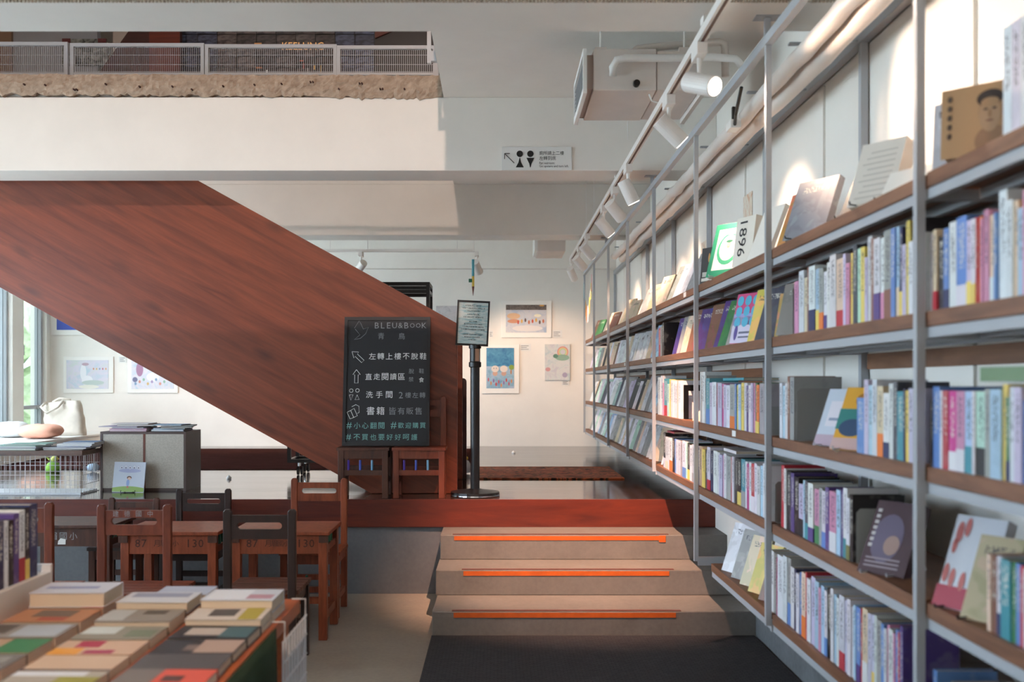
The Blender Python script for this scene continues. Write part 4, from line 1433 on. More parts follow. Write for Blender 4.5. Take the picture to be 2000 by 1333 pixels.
blob_on(o, -.034, .088, .023, .038, '#a98868', .0018)
blob_on(o, -.034, .128, .029, .020, '#33241d', .0020)
blob_on(o, -.034, .118, .020, .012, '#a5825f', .0022)
for y_ in (-.044, -.025):
    blob_on(o, y_, .103, .005, .0026, '#3a2a22', .0026)
blob_on(o, -.034, .092, .004, .010, '#94714f', .0026)
blob_on(o, -.034, .076, .009, .0025, '#7a4f3e', .0026)
for i in range(5):
    blob_on(o, .055, .14 - i * .022, .006, .008, '#4a3a2c', .0014, 7)
for k in range(3):
    upright_book(1.085, 2.120 - k * 0.036, ZSH[1], 0.034, 0.235 + 0.0 * k, 0.17, 'W', 'tall white slipcased volume, %s of three beside the portrait set' % ordinal(k + 1), 'white slipcased volumes on the top shelf')

# horizontal books lying on the upright rows
def lying(x0, x1, y0, y1, z0, th, col, label, text=None, group=None):
    mb = MB()
    t = 0.0016
    x1 -= x0
    w_ = (y1 - y0)
    mb.box(0, t, 0, w_, 0, th)
    mb.box(t, x1, 0, w_, 0, t)
    mb.box(t, x1, 0, w_, th - t, th)
    o = mb.build('book', 'tint')
    o.location = (x0, y0, z0)
    o.color = (*lin(col), 1)
    tag(o, label, 'book', group)
    MB().box(0.003, x1 - 0.003, 0.003, w_ - 0.003, t, th - t).build('page_block', 'paper', o)
    return o


o = lying(1.09, 1.235, 2.02, 2.25, ZSH[3] + 0.212, 0.032, '#6f8a66', 'green book lying flat on top of the upright third-shelf row, eighth bay')
for i in range(5):
    mk = MB().box(0.02 + i * .025, 0.036 + i * .025, -0.0006, 0.0, 0.006, 0.02 + 0.006 * (i % 2)).build('cover_print', 'tint', o)
    mk.color = (*lin('#2b3326' if i < 2 else '#7d4a4a'), 1)
lying(1.09, 1.25, 4.55, 4.80, ZSH[4] + 0.222, 0.014, '#d5d0d2', 'white magazine with red title lying on the fourth-shelf row, sixth bay')
lying(1.09, 1.24, 6.15, 6.40, ZSH[4] + 0.234, 0.012, '#a32c40', 'red book lying on the fourth-shelf row, fifth bay')
lying(1.10, 1.26, 4.45, 4.86, ZSH[3] + 0.222, 0.012, '#3f8f9c', 'teal folder lying on the third-shelf row, sixth bay')


# metal bookends
def bookend(y, shelf, h, w_, mat, label, x=1.09, hole=False):
    t = thing('bookend', (x, y, ZSH[shelf]), label, 'bookend', 'bookends on the bookshelf')
    mb = MB()
    if hole:
        for (a_, b_, c_, d2) in ((0, w_, h - .035, h), (0, .03, 0, h - .035), (w_ - .03, w_, 0, h - .035)):
            mb.box(a_, b_, -0.0015, 0.0015, c_, d2)
    else:
        mb.prism([(0, 0), (w_, 0), (w_, h - 0.012), (w_ - 0.012, h), (0.012, h), (0, h - 0.012)], -0.001, 0.001)
    mb.build('plate', mat, t)
    MB().box(0, w_, -0.04, -0.0015, 0.0002, 0.0012).build('foot', mat, t)
    return t


Yp = lambda px, x=1.082: F * x / (px - VX) - 0.005
bookend(Yp(1551.5), 3, 0.19, 0.165, 'bookend', 'plain grey metal bookend on the third shelf, seventh bay from back wall')
bookend(Yp(1666.5), 4, 0.165, 0.14, 'bookend', 'rounded grey metal bookend on the fourth shelf against a black book')
bookend(Yp(1509), 4, 0.16, 0.13, 'bookend', 'grey metal bookend closing the fourth-shelf row of the sixth bay')
bookend(Yp(1496), 3, 0.115, 0.12, 'bookend', 'short grey metal bookend closing the third-shelf row of the sixth bay')
bookend(Yp(1332), 3, 0.20, 0.14, 'black', 'black arched metal bookend on the third shelf, fifth bay from back wall', hole=True)
bookend(Yp(1551) + 0.05, 2, 0.18, 0.11, 'bookend', 'grey metal bookend at the far end of the second-shelf row, seventh bay')

# drawings pinned to the wall lining above the shelves
for (y, z, w_, h, lb) in ((6.95, 2.20, 0.22, 0.42, 'orange and cream drawing sheet taped to the wall above the top shelf'), (8.8, 2.12, 0.24, 0.38, 'pale pink drawing sheet taped to the wall above the top shelf'),
                          (5.75, 2.34, 0.2, 0.34, 'beige map-like sheet taped to the wall near the 1896 book')):
    o = MB().box(XR - 0.0165, XR - 0.0135, y - w_ / 2, y + w_ / 2, z - h / 2, z + h / 2).build('wall_drawing', art('sheet_%d' % int(y * 100), [(0.35, '#d8b090'), (0.5, '#e6dccc'), (0.65, '#cf9a78')], 9), None, origin=(XR - 0.015, y, z))
    tag(o, lb, 'drawing')
# ------------------------------------------------------------------ track lights
XT, ZTK = 0.82, 2.80
tr = thing('lighting_track', (XT, 6, ZTK), 'long white lighting track with brown slot running along the bookshelf', 'light track')
box('track_bar', XT - 0.018, XT + 0.018, 0.3, 11.15, ZTK - 0.012, ZTK + 0.022, 'track', tr)
box('track_slot', XT - 0.006, XT + 0.006, 0.32, 11.13, ZTK - 0.0135, ZTK - 0.012, 'slot', tr)
for y in (1.0, 3.9, 6.8, 9.7):
    hz = 2.85 if y < 4 else ZB
    box('track_clip', XT - 0.02, XT + 0.02, y - 0.03, y + 0.03, ZTK + 0.022, hz, 'track', tr)


def spot(x, y, z, aim, label, power, size=62, group='white spotlights on the long track', lens=True, blend=0.55, soft=0.03):
    """adapter box on the track, short stem and a cylinder head aimed along aim"""
    aim = Vector(aim).normalized()
    t = thing('track_spotlight', (x, y, z), label, 'spotlight', group)
    MB().box(-0.021, 0.021, -0.065, 0.065, -0.062, -0.0145).build('adapter', 'track', t, 0.003)
    MB().cyl((0, 0, -0.062), (0, 0, -0.135), 0.010, 10, 0.008).build('stem', 'track', t)
    c = Vector((0, 0, -0.165))
    r, L_ = 0.042, 0.155
    hd = MB()
    hd.cyl(c - aim * L_ * 0.42, c + aim * L_ * 0.58, r, 24)
    h_ = hd.build('head', 'track', t, 0.003)
    MB().cyl(c + aim * (L_ * 0.58 - 0.002), c + aim * (L_ * 0.58 + 0.0012), r * 0.86, 20).build('lens', 'lens' if lens else 'paper_white', h_)
    if power:
        d_ = bpy.data.lights.new('spotlight_beam', 'SPOT')
        d_.energy, d_.color = power, (1.0, 0.70, 0.50)
        d_.spot_size, d_.spot_blend, d_.shadow_soft_size = math.radians(size), blend, soft
        lo = bpy.data.objects.new('spotlight_beam', d_)
        link(lo, t)
        lo.location = c + aim * (L_ * 0.58 + 0.03)
        lo.rotation_euler = aim.to_track_quat('-Z', 'Y').to_euler()
    return t


WHERE = ['over the eighth bay', 'over the post between the seventh and eighth bays', 'aimed back at the thick white book, lens in view', 'aimed away to the sixth bay, under the fan coil',
         'hanging straight down with a lit rim beside the beam', 'turned towards the fifth bay', 'tilted down past the beam', 'turned towards the fourth bay', 'over the second bay from back wall', 'at the far end of the track, by the bunting']
HEADS = [(1.35, (1.44, 1.85, 2.05), 32), (2.75, (1.44, 2.45, 2.10), 30), (4.05, (1.46, 3.15, 2.22), 75), (4.77, (1.44, 4.85, 2.05), 75),
         (6.27, (1.25, 6.35, 1.75), 40), (6.98, (1.44, 7.4, 2.0), 50), (7.70, (1.42, 7.85, 1.95), 45), (9.13, (1.44, 9.4, 2.0), 45),
         (10.0, (1.44, 10.4, 2.0), 45), (11.0, (1.25, 11.6, 1.8), 40)]
for (y, a, pwr), wh in zip(HEADS, WHERE):
    spot(XT, y, ZTK, Vector(a) - Vector((XT, y, ZTK - 0.165)), 'white cylinder track spotlight ' + wh, pwr, 78, blend=1.0)
# recessed downlight over the steps, between beam and fan coil
dl = thing('recessed_downlight', (0.33, 4.70, ZC), 'small recessed downlight in the ceiling over the steps', 'downlight')
MB().lathe([(0.038, -0.004), (0.055, -0.004), (0.055, 0.004), (0.038, 0.004)], n=28).build('trim_ring', 'white', dl)
MB().cyl((0, 0, -0.003), (0, 0, 0.004), 0.037, 24).build('lens', 'lens', dl)
d_ = bpy.data.lights.new('downlight_beam', 'SPOT')
d_.energy, d_.color, d_.spot_size, d_.spot_blend, d_.shadow_soft_size = 1350, (1.0, 0.58, 0.40), math.radians(46), 0.9, 0.012
lo = bpy.data.objects.new('downlight_beam', d_)
link(lo, dl)
lo.location = (0, 0, -0.02)
lo.rotation_euler = (Vector((0.55, 6.35, 0.45)) - Vector((0.33, 4.70, ZC))).to_track_quat('-Z', 'Y').to_euler()
# warm spotlight on the nearest beam, over the book table
spot(-0.95, 1.02, 2.864, (-0.05, 1.55, -2.0), 'white spotlight on the beam over the book table', 140, 75, None, blend=1.0)

# second track near the back wall with pencil pendant
t2 = thing('lighting_track', (-1.0, 10.36, 2.79), 'short white lighting track hung in front of the children\'s pictures', 'light track')
xa, xb = at(470, 0, 10.36).x, at(928, 0, 10.36).x
box('track_bar', xa, xb, 10.345, 10.377, 2.785, 2.815, 'track', t2)
for px in (645, 718, 893, 926):
    x = at(px, 0, 10.36).x
    MB().cyl((x, 10.36, 2.815), (x, 10.36, ZC), 0.004, 6).build('hanging_rod', 'track', t2, world=True)
xx = at(705, 0, 10.36).x
g2 = 'white spotlights on the short track'
spot(xx, 10.36, 2.80, (-0.5, 0.6, -0.5), 'white spotlight on the short track half hidden by the stair', 60, 70, g2, False)
spot(at(931, 0, 10.36).x, 10.36, 2.80, (0.28, 0.72, -0.62), 'white spotlight at the end of the short track, above the notice', 130, 75, g2, False)
spot(at(500, 0, 10.36).x, 10.36, 2.80, (-0.3, 0.72, -0.62), 'white spotlight on the short track behind the stair', 80, 75, g2, False)
pc = thing('pencil_pendant', at(924, 540, 10.2), 'giant pencil ornament, teal above and yellow below, hanging by the spotlight', 'ornament')
x = at(924, 0, 10.2).x
MB().cyl((x, 10.2, at(0, 560, 10.2).z), (x, 10.2, at(0, 540, 10.2).z), 0.013, 6).build('pencil_lower', plain('pencil_yellow', '#d9b648', 0.5), pc, world=True)
MB().cyl((x, 10.2, at(0, 540, 10.2).z), (x, 10.2, at(0, 507, 10.2).z), 0.013, 6).build('pencil_upper', plain('pencil_teal', '#4f9aa8', 0.5), pc, world=True)
MB().cyl((x, 10.2, at(0, 578, 10.2).z), (x, 10.2, at(0, 560, 10.2).z), 0.002, 6, 0.013).build('pencil_tip', 'school_red', pc, world=True)
MB().box(x - 0.045, x - 0.01, 10.19, 10.2, at(0, 552, 10.2).z, at(0, 545, 10.2).z).build('leaf', 'dowel_green', pc, world=True)
MB().cyl((x, 10.2, at(0, 507, 10.2).z), (x, 10.2, ZC), 0.002, 5).build('cord', 'track', pc, world=True)

# paper tags strung between the last posts
bt = thing('paper_bunting', (1.05, 11.6, 2.4), 'string of small pastel paper tags between the last shelf posts', 'bunting')
pts = [Vector((1.04, 12.10, 2.73)) + (Vector((1.04, 10.93, 2.72)) - Vector((1.04, 12.10, 2.73))) * t + Vector((0, 0, -0.42 * math.sin(PI * t))) for t in [i / 14 for i in range(15)]]
MB().tube(pts, 0.0022, 5).build('string', 'paper_white', bt, world=True)
for i, c in zip((1, 4, 5, 6, 7, 8, 10, 12, 13), ('#8cc7cf', '#e8a030', '#e8a030', '#e88a80', '#eeeeee', '#eeeeee', '#e0b030', '#c9c04a', '#e890a0')):
    p = pts[i]
    o = MB().box(p.x - 0.002, p.x + 0.001, p.y - 0.018, p.y + 0.018, p.z - 0.19, p.z - 0.003).build('paper_tag', 'tint', bt, world=True)
    o.color = (*lin(c), 1)

# ------------------------------------------------------------------ fan coil unit, pipes
fc = thing('fan_coil_unit', (0.76, 5.5, 2.947), 'white ceiling-hung fan coil air conditioner with pipes, by the track', 'air conditioner')
x0, x1, y0, y1, z0, z1 = 0.50, 1.0, 5.2, 5.80, 2.947, 3.165
box('casing', x0, x1 - 0.17, y0, y1, z0, z1, 'fridge', fc, 0.006)
box('casing_end', x1 - 0.168, x1 + 0.06, y0 + 0.006, y1 - 0.006, z0 + 0.004, z1 - 0.01, 'fridge', fc, 0.006)
fr_ = MB()
for (a_, b_, c_, d2) in ((y0 - 0.02, y1 + 0.02, z0 - 0.02, z0 + 0.015), (y0 - 0.02, y1 + 0.02, z1 - 0.03, z1 - 0.005), (y0 - 0.02, y0 + 0.01, z0 + 0.015, z1 - 0.03), (y1 - 0.01, y1 + 0.02, z0 + 0.015, z1 - 0.03)):
    fr_.box(x0 - 0.055, x0 - 0.035, a_, b_, c_, d2)
fr_.build('outlet_frame', 'white', fc, world=True)
box('outlet_duct', x0 - 0.035, x0, y0 + 0.01, y1 - 0.01, z0 + 0.012, z1 - 0.03, plain('duct_grey', '#a89a92', 0.6), fc)
for i in range(7):
    z = z0 + 0.025 + i * 0.022
    box('louvre', x0 - 0.05, x0 - 0.036, y0 + 0.012, y1 - 0.012, z, z + 0.004, 'steel', fc)
for (x, y) in ((x0 + 0.04, y0 + 0.03), (x0 + 0.04, y1 - 0.03), (x1 - 0.02, y0 + 0.03), (x1 - 0.02, y1 - 0.03)):
    MB().cyl((x, y, z1 - 0.012), (x, y, ZC), 0.005, 8).build('hanging_rod', 'white', fc, world=True)
    box('bracket', x - 0.03, x + 0.03, y - 0.02, y + 0.02, z1 - 0.03, z1 + 0.012, 'fridge', fc)
px_ = lambda a, b, Y: at(1120 + a * 0.18, 20 + b * 0.18, Y)
pp = [px_(430, 710, 5.17), px_(425, 620, 5.15), px_(470, 540, 5.15), px_(560, 520, 5.15), px_(1100, 520, 5.16), px_(1500, 510, 5.16), px_(1760, 525, 5.16), px_(1830, 610, 5.16)]
MB().tube(pp, 0.020, 12).build('drain_pipe', 'white', fc, smooth=True, world=True)
pp = [px_(640, 470, 5.36), px_(690, 420, 5.36), px_(900, 400, 5.36), px_(1300, 365, 5.36), px_(1580, 345, 5.36), px_(1640, 370, 5.36), px_(1645, 560, 5.36), px_(1650, 720, 5.36)]
MB().tube(pp, 0.021, 12).build('chilled_pipe', 'foil', fc, smooth=True, world=True)
c = px_(680, 805, 5.2)
MB().cyl((c.x, 5.2, c.z), (c.x, 5.17, c.z), 0.017, 16).build('cable_gland', 'black_plastic', fc, world=True)
pp = [px_(820, 915, 5.19), px_(850, 985, 5.17), px_(920, 1005, 5.17), px_(975, 985, 5.17)]
MB().tube(pp, 0.004, 6).build('cable', 'white', fc, world=True)
box('drip_flap', x1 + 0.062, x1 + 0.085, y0 + 0.02, y1, z0 - 0.02, z0 + 0.035, 'fridge', fc)

fc2 = thing('fan_coil_unit', (0.62, 10.7, 2.86), 'small far white fan coil unit under the ceiling beyond the third beam', 'air conditioner')
a, b = at(1050, 491, 10.4), at(1095, 470, 10.4)
box('casing', a.x, b.x + 0.05, 10.4, 11.0, a.z, b.z + 0.12, 'fridge', fc2, 0.006)
box('outlet_frame', a.x - 0.03, a.x, 10.42, 10.98, a.z + 0.01, b.z + 0.1, 'white', fc2, 0.003)
for y in (10.45, 10.95):
    MB().cyl((a.x + 0.1, y, b.z + 0.11), (a.x + 0.1, y, ZC), 0.005, 8).build('hanging_rod', 'white', fc2, world=True)

pb = thing('pipe_bundle', (1.21, 5, 2.7), 'white tape-wrapped refrigerant pipes running behind the shelf top rail', 'pipes')
rn = random.Random(8)
for k, (x, z, r) in enumerate(((1.185, 2.70, 0.034), (1.262, 2.685, 0.038))):
    pts, rad = [], []
    y = 0.8
    while y < 10.2:
        pts.append((x + 0.006 * rn.uniform(-1, 1), y, z + 0.006 * rn.uniform(-1, 1)))
        rad.append(r * rn.uniform(0.93, 1.06))
        y += 0.16
    MB().tube(pts, rad, 14).build('wrapped_pipe', 'foil', pb, smooth=True, world=True)
for y in (2.2, 3.9, 4.55, 5.6, 6.8, 8.2, 9.7):
    box('pipe_clamp', 1.14, 1.30, y - 0.012, y + 0.012, 2.742, 2.75, 'steel', pb)
    MB().cyl((1.30, y, 2.746), (XW - 0.018, y, 2.76), 0.005, 6).build('clamp_rod', 'steel', pb, world=True)
a = at(1402, 245, 4.75)
cm = thing('junction_box', (1.125, 4.75, 2.62), 'small white cable junction box strapped under the wrapped pipes', 'junction box')
box('box_body', 1.10, 1.15, 4.70, 4.80, 2.625, 2.665, 'white', cm, 0.004)
box('strap', 1.118, 1.132, 4.74, 4.76, 2.665, 2.735, 'black_plastic', cm)
MB().tube([(1.12, 4.70, 2.64), (1.10, 4.6, 2.66), (1.09, 4.45, 2.74)], 0.008, 6).build('black_cable', 'black_plastic', cm, world=True)
# thin hanging wires below the ceiling
for (px, y0_, y1_, Y) in ((1226, 237, 335, 5.9), (1330, 237, 300, 5.9), (1160, 355, 470, 9.3), (1145, 355, 470, 9.3)):
    a, b = at(px, y0_, Y), at(px, y1_, Y)
    tp = ZC
    o = MB().cyl((a.x, Y, max(b.z, 2.86)), (a.x, Y, tp), 0.0022, 5).build('ceiling_wire', 'white', None, origin=(a.x, Y, tp))
    tag(o, {1226: 'thin white wire hanging behind the fan coil, towards the sign', 1330: 'thin white wire hanging behind the fan coil, towards the shelf', 1160: 'thin white wire before the third beam, shelf side', 1145: 'thin white wire before the third beam, sign side'}[px], 'wire')
# ------------------------------------------------------------------ pictures on the back wall
YA = YB - 0.004


def picture(name, l, t, r, b, il, it, ir, ib, mat, label, cat='picture', frame=True):
    p0, p1 = at(l, b, YA), at(r, t, YA)
    o = thing(name, (p0.x / 2 + p1.x / 2, YA, p0.z), label, cat, 'children\'s pictures on the back wall')
    if frame:
        box('mount', p0.x, p1.x, YA - 0.016, YA, p0.z, p1.z, 'art_white', o, 0.002)
    q0, q1 = at(il, ib, YA), at(ir, it, YA)
    s = box('picture_sheet', q0.x, q1.x, YA - 0.020, YA - 0.016 if frame else YA, q0.z, q1.z, mat, o)
    return o


_mk = 0


def mark(o, px, py, rx, ry_, col, n_=16, y=None):
    c = at(px, py, YA)
    k = YA / F
    global _mk
    _mk += 1
    yy = ((YA - 0.0207) if y is None else y) - (_mk % 40) * 0.00004
    vs = [(c.x + rx * k * math.cos(2 * PI * i / n_), yy, c.z + ry_ * k * math.sin(2 * PI * i / n_)) for i in range(n_)]
    m_ = MB().add(vs, [tuple(range(n_))]).build('painted_shape', 'tint', o, world=True)
    m_.color = (*lin(col), 1)
    return m_


pale = lambda nm, a_, b_, c_, s=5: art(nm, [(0.35, a_), (0.5, b_), (0.65, c_)], s)
o = picture('child_picture', 125, 697, 222, 768, 131, 704, 213, 760, pale('pale_swan_print', '#b9ccd6', '#d6d0dc', '#c9d2cc'), 'pale framed picture with white swan shape near the window')
mark(o, 164, 728, 6, 16, '#e4e4e8'); mark(o, 172, 744, 11, 10, '#e6e6ea'); mark(o, 168, 712, 7, 3, '#b59aa6'); mark(o, 183, 748, 22, 5, '#b9c6c0'); [mark(o, 184 + 6 * i_, 721, 1.6, 2.2, c_, 8) for i_, c_ in enumerate(('#c98a6a', '#d8b070', '#8a9ab8', '#c07a8a', '#d0a070'))]; mark(o, 175, 756, 20, 4, '#e6e4d8')
o = picture('child_picture', 250, 680, 348, 768, 258, 686, 340, 760, pale('pale_girl_print', '#c6cfdc', '#dcd6dc', '#aac6d6'), 'pale framed picture with figure, partly hidden by the stair')
mark(o, 274, 722, 7, 14, '#a87a98'); mark(o, 300, 737, 13, 9, '#e6e4e6'); [mark(o, 266 + 8 * i_, 750 - (i_ % 3) * 4, 2.4, 3, c_, 9) for i_, c_ in enumerate(('#7f9ab8', '#c98a7a', '#8ab09a', '#d0b070', '#a08ab0', '#7f9ab8', '#c98a7a', '#8ab09a'))]; mark(o, 265, 742, 5, 5, '#6a6a8a')
o = picture('child_picture', 100, 595, 170, 655, 112, 604, 156, 645, 'dowel_blue', 'framed picture with a blue field behind the stair')
o = picture('child_picture', 846, 597, 915, 652, 852, 598, 912, 651, pale('grey_pencil_print', '#b8b4b4', '#d2cccb', '#c6bcbc', 9), 'grey pencil drawing behind the framed notice', frame=False)
o = picture('child_picture', 979, 588, 1077, 660, 988, 596, 1067, 650, pale('winter_print', '#b7bfcc', '#c9c8cc', '#9fb0c8', 6), 'framed winter scene with dark sky and skating figures')
a, b = at(988, 606, YA), at(1067, 596, YA)
box('painted_sky', a.x, b.x, YA - 0.0206, YA - 0.0202, a.z, b.z, art('winter_sky', [(0.4, '#4a4442'), (0.6, '#6e6460')], 30), o)
mark(o, 1003, 618, 13, 6, '#d8b08a'); mark(o, 1003, 628, 12, 4, '#c98a6a'); mark(o, 1050, 617, 7, 3, '#e6e0c8'); mark(o, 1058, 597.5, 5, 1.6, '#d8a050')
for i in range(8):
    mark(o, 1012 + i * 7, 630 - (i % 3) * 2, 2, 4, ['#c0503a', '#d0a04a', '#5a4a4a', '#b86a4a'][i % 4], 8)
mark(o, 1030, 642, 30, 6, '#d9d4d2')
o = picture('child_picture', 942, 673, 1014, 769, 950, 680, 1004, 759, pale('blue_field_print', '#6f9ab8', '#8fb2c6', '#a9b8cc', 9), 'framed painting of two round-headed children under blue sky')
a, b = at(950, 716, YA), at(1004, 680, YA)
box('painted_sky', a.x, b.x, YA - 0.0206, YA - 0.0202, a.z, b.z, art('blue_sky_paint', [(0.35, '#1f6a98'), (0.65, '#4a93b4')], 12), o)
for px, c in ((967, '#c8a08c'), (984, '#c49a88')):
    mark(o, px, 721, 7.5, 6.5, '#dccfc4', y=YA - 0.0212); mark(o, px, 730, 5, 5, c, y=YA - 0.0210)
    mark(o, px - 2.4, 720, 0.9, 0.9, '#33302e', 8, y=YA - 0.0216); mark(o, px + 2.4, 720, 0.9, 0.9, '#33302e', 8, y=YA - 0.0216)
mark(o, 999, 718, 5, 5, '#7f9a3c', y=YA - 0.0212); mark(o, 998, 727, 1.2, 5, '#b5702c', y=YA - 0.0211)
for i in range(10):
    mark(o, 954 + i * 5, 742 + (i * 7) % 12, 1.6, 4, ['#b85a6a', '#c98a5a', '#8a6aa0', '#c04a4a'][i % 4], 8)
o = picture('child_picture', 1063, 672, 1113, 743, 1064, 673, 1113, 743, pale('rainbow_print', '#c9c6cc', '#d6d6d2', '#bcc9cc', 9), 'unframed pale drawing with rainbow and green bushes', frame=False)
for r_, c in ((11, '#d8908a'), (9, '#e0c08a'), (7, '#b4cc9a'), (5, '#c9c6cc')):
    mark(o, 1099, 688, r_, r_ * 1.0, c, y=YA - 0.0206 - (11 - r_) * 0.0001)
mark(o, 1098, 699, 14, 6, '#8fae9a', y=YA - 0.0216); mark(o, 1085, 696, 5, 4, '#5f8a78', y=YA - 0.0218); mark(o, 1070, 722, 5, 4, '#cf9a9a'); mark(o, 1103, 733, 5, 5, '#a9a0b8')
for k, (l, t, r, b, wh) in enumerate(((1078, 645, 1098, 660, 'right of the winter scene'), (1014, 672, 1037, 686, 'above the painting of two children, right side'), (1097, 743, 1112, 753, 'under the rainbow drawing'),
                                      (232, 696, 247, 709, 'between the pale swan and girl pictures'), (955, 646, 963, 660, 'beside the framed notice'))):
    p0, p1 = at(l, b, YA), at(r, t, YA)
    o = MB().box(p0.x, p1.x, YA - 0.003, YA, p0.z, p1.z).build('caption_card', 'paper_white', None, origin=(p0.x, YA, p0.z))
    tag(o, 'small white caption card ' + wh, 'card', 'caption cards on the back wall')
    mb = MB()
    for i in range(3):
        z = (p1.z - p0.z) * (0.72 - 0.24 * i)
        mb.box((p1.x - p0.x) * 0.15, (p1.x - p0.x) * (0.8 - 0.15 * (i % 2)), -0.0036, -0.003, z - 0.004, z + 0.004)
    tag(mb.build('caption_print', 'chalk_dim', o), kind='stuff')

# ------------------------------------------------------------------ things on the platform, left
# wire cage with a wooden top
cg = thing('wire_cage', (-3.4, 7.1, ST), 'low white wire mesh cage with dark timber top, on the platform', 'cage')
x0, x1, y0, y1, z0, z1 = -4.3, -2.907, 6.95, 7.26, ST + 0.002, 0.912
box('cage_top', x0, x1 + 0.012, y0 - 0.012, y1, z1, z1 + 0.035, wood('cage_top_timber', '#4b352b', '#6a4d3f', (2, 9, 9)), cg, 0.003)


def grid(name, axis, fixed, a0, a1, da, b0, b1, db, r, parent, mat='wire'):
    mb = MB()
    n_ = int(round((a1 - a0) / da))
    for i in range(n_ + 1):
        a = a0 + (a1 - a0) * i / n_
        p, q = ((a, fixed, b0), (a, fixed, b1)) if axis == 'x' else ((fixed, a, b0), (fixed, a, b1))
        mb.cyl(p, q, r, 6)
    m_ = max(1, int(round((b1 - b0) / db)))
    for j in range(m_ + 1):
        b = b0 + (b1 - b0) * j / m_
        p, q = ((a0, fixed - 0.003, b), (a1, fixed - 0.003, b)) if axis == 'x' else ((fixed + 0.003, a0, b), (fixed + 0.003, a1, b))
        mb.cyl(p, q, r, 6)
    return mb.build(name, mat, parent, world=True)


grid('front_mesh', 'x', y0, x0, x1, 0.036, z0, z1, 0.068, 0.0019, cg)
grid('rear_mesh', 'x', y1, x0, x1, 0.036, z0, z1, 0.068, 0.0019, cg)
grid('end_mesh', 'y', x1, y0, y1, 0.036, z0, z1, 0.068, 0.0019, cg)
box('cage_tray', x0, x1 - 0.01, y0 + 0.012, y1 - 0.012, z0, z0 + 0.012, plain('white_tray', '#d8dce0', 0.5), cg)
# plush bird inside the cage
bd = thing('plush_bird', (at(104, 0, 8.75).x, 8.75, ST), 'small green plush bird on the platform floor behind the wire cage', 'toy')
zb = 0.055
MB().lathe([(0.01, 0), (0.06, 0.005), (0.065, zb * 0.6), (0.05, zb + 0.02), (0.01, zb + 0.045)], n=18).build('body', plain('bird_green', '#7fae3c', 0.9), bd, smooth=True)
MB().lathe([(0.004, 0), (0.026, 0.008), (0.032, 0.028), (0.022, 0.046), (0.004, 0.052)], (0.012, 0, zb + 0.035), 16).build('head', plain('bird_lime', '#b7bd6a', 0.9), bd, smooth=True)
MB().cyl((-0.03, 0, zb + 0.055), (-0.06, 0, zb + 0.075), 0.012, 8, 0.004).build('tail', plain('bird_tail', '#9aa850', 0.9), bd)
MB().cyl((0.042, -0.002, zb + 0.063), (0.058, -0.004, zb + 0.060), 0.006, 8, 0.001).build('beak', plain('beak', '#c9a04a', 0.6), bd)
MB().lathe([(0.004, 0), (0.05, 0.02), (0.055, 0.05), (0.03, 0.075), (0.003, 0.08)], n=14).build('plush_ball', plain('lavender_plush', '#9fb4c8', 0.9), None, smooth=True).location = (at(182, 0, 8.75).x, 8.75, ST)
tag(bpy.data.objects['plush_ball'], 'pale blue plush ball on the floor behind the wire cage', 'toy')

# chipboard-backed cabinet
cb = thing('cabinet', (-2.58, 7.4, ST), 'low cabinet turned with its grey chipboard back to the room', 'cabinet')
x0, x1, y0, y1, z1 = -2.885, -2.262, 7.225, 7.585, 1.066
box('side_panel', x0, x0 + 0.018, y0, y1, ST, z1 - 0.018, 'laminate', cb, 0.001)
box('side_panel', x1 - 0.018, x1, y0, y1, ST, z1 - 0.018, 'laminate', cb, 0.001)
box('top_panel', x0, x1, y0, y1, z1 - 0.018, z1, 'laminate', cb, 0.001)
box('bottom_panel', x0 + 0.018, x1 - 0.018, y0 + 0.006, y1, ST, ST + 0.018, 'laminate', cb)
xm = at(281, 0, 7.22).x
box('divider', xm - 0.008, xm + 0.008, y0 + 0.001, y1, ST + 0.018, z1 - 0.018, 'school_red', cb)
box('back_panel', x0 + 0.018, xm - 0.008, y0 + 0.003, y0 + 0.009, ST + 0.018, z1 - 0.018, 'chipboard', cb)
box('back_panel', xm + 0.008, x1 - 0.018, y0 + 0.003, y0 + 0.009, ST + 0.018, z1 - 0.018, 'chipboard', cb)


def stack(specs, x, y, z, names, group, rn_, cat='book'):
    """pile of flat books; specs: (w, d, t, colour, rz, dx, dy)"""
    for (w_, d_, t, c, rz, dx, dy), lb in zip(specs, names):
        mb = MB()
        q = 0.0016
        mb.box(-w_ / 2, w_ / 2, d_ / 2 - q, d_ / 2, 0, t)
        mb.box(-w_ / 2, w_ / 2, -d_ / 2, d_ / 2 - q, 0, q)
        mb.box(-w_ / 2, w_ / 2, -d_ / 2, d_ / 2 - q, t - q, t)
        o = mb.build('book', 'tint')
        o.location = (x + dx, y + dy, z)
        o.rotation_euler = (0, 0, math.radians(rz))
        o.color = (*lin(c), 1)
        tag(o, lb, cat, group)
        MB().box(-w_ / 2 + 0.003, w_ / 2 - 0.003, -d_ / 2 + 0.003, d_ / 2 - q, q, t - q).build('page_block', 'paper_white', o)
        z += t + 0.0004
    return z


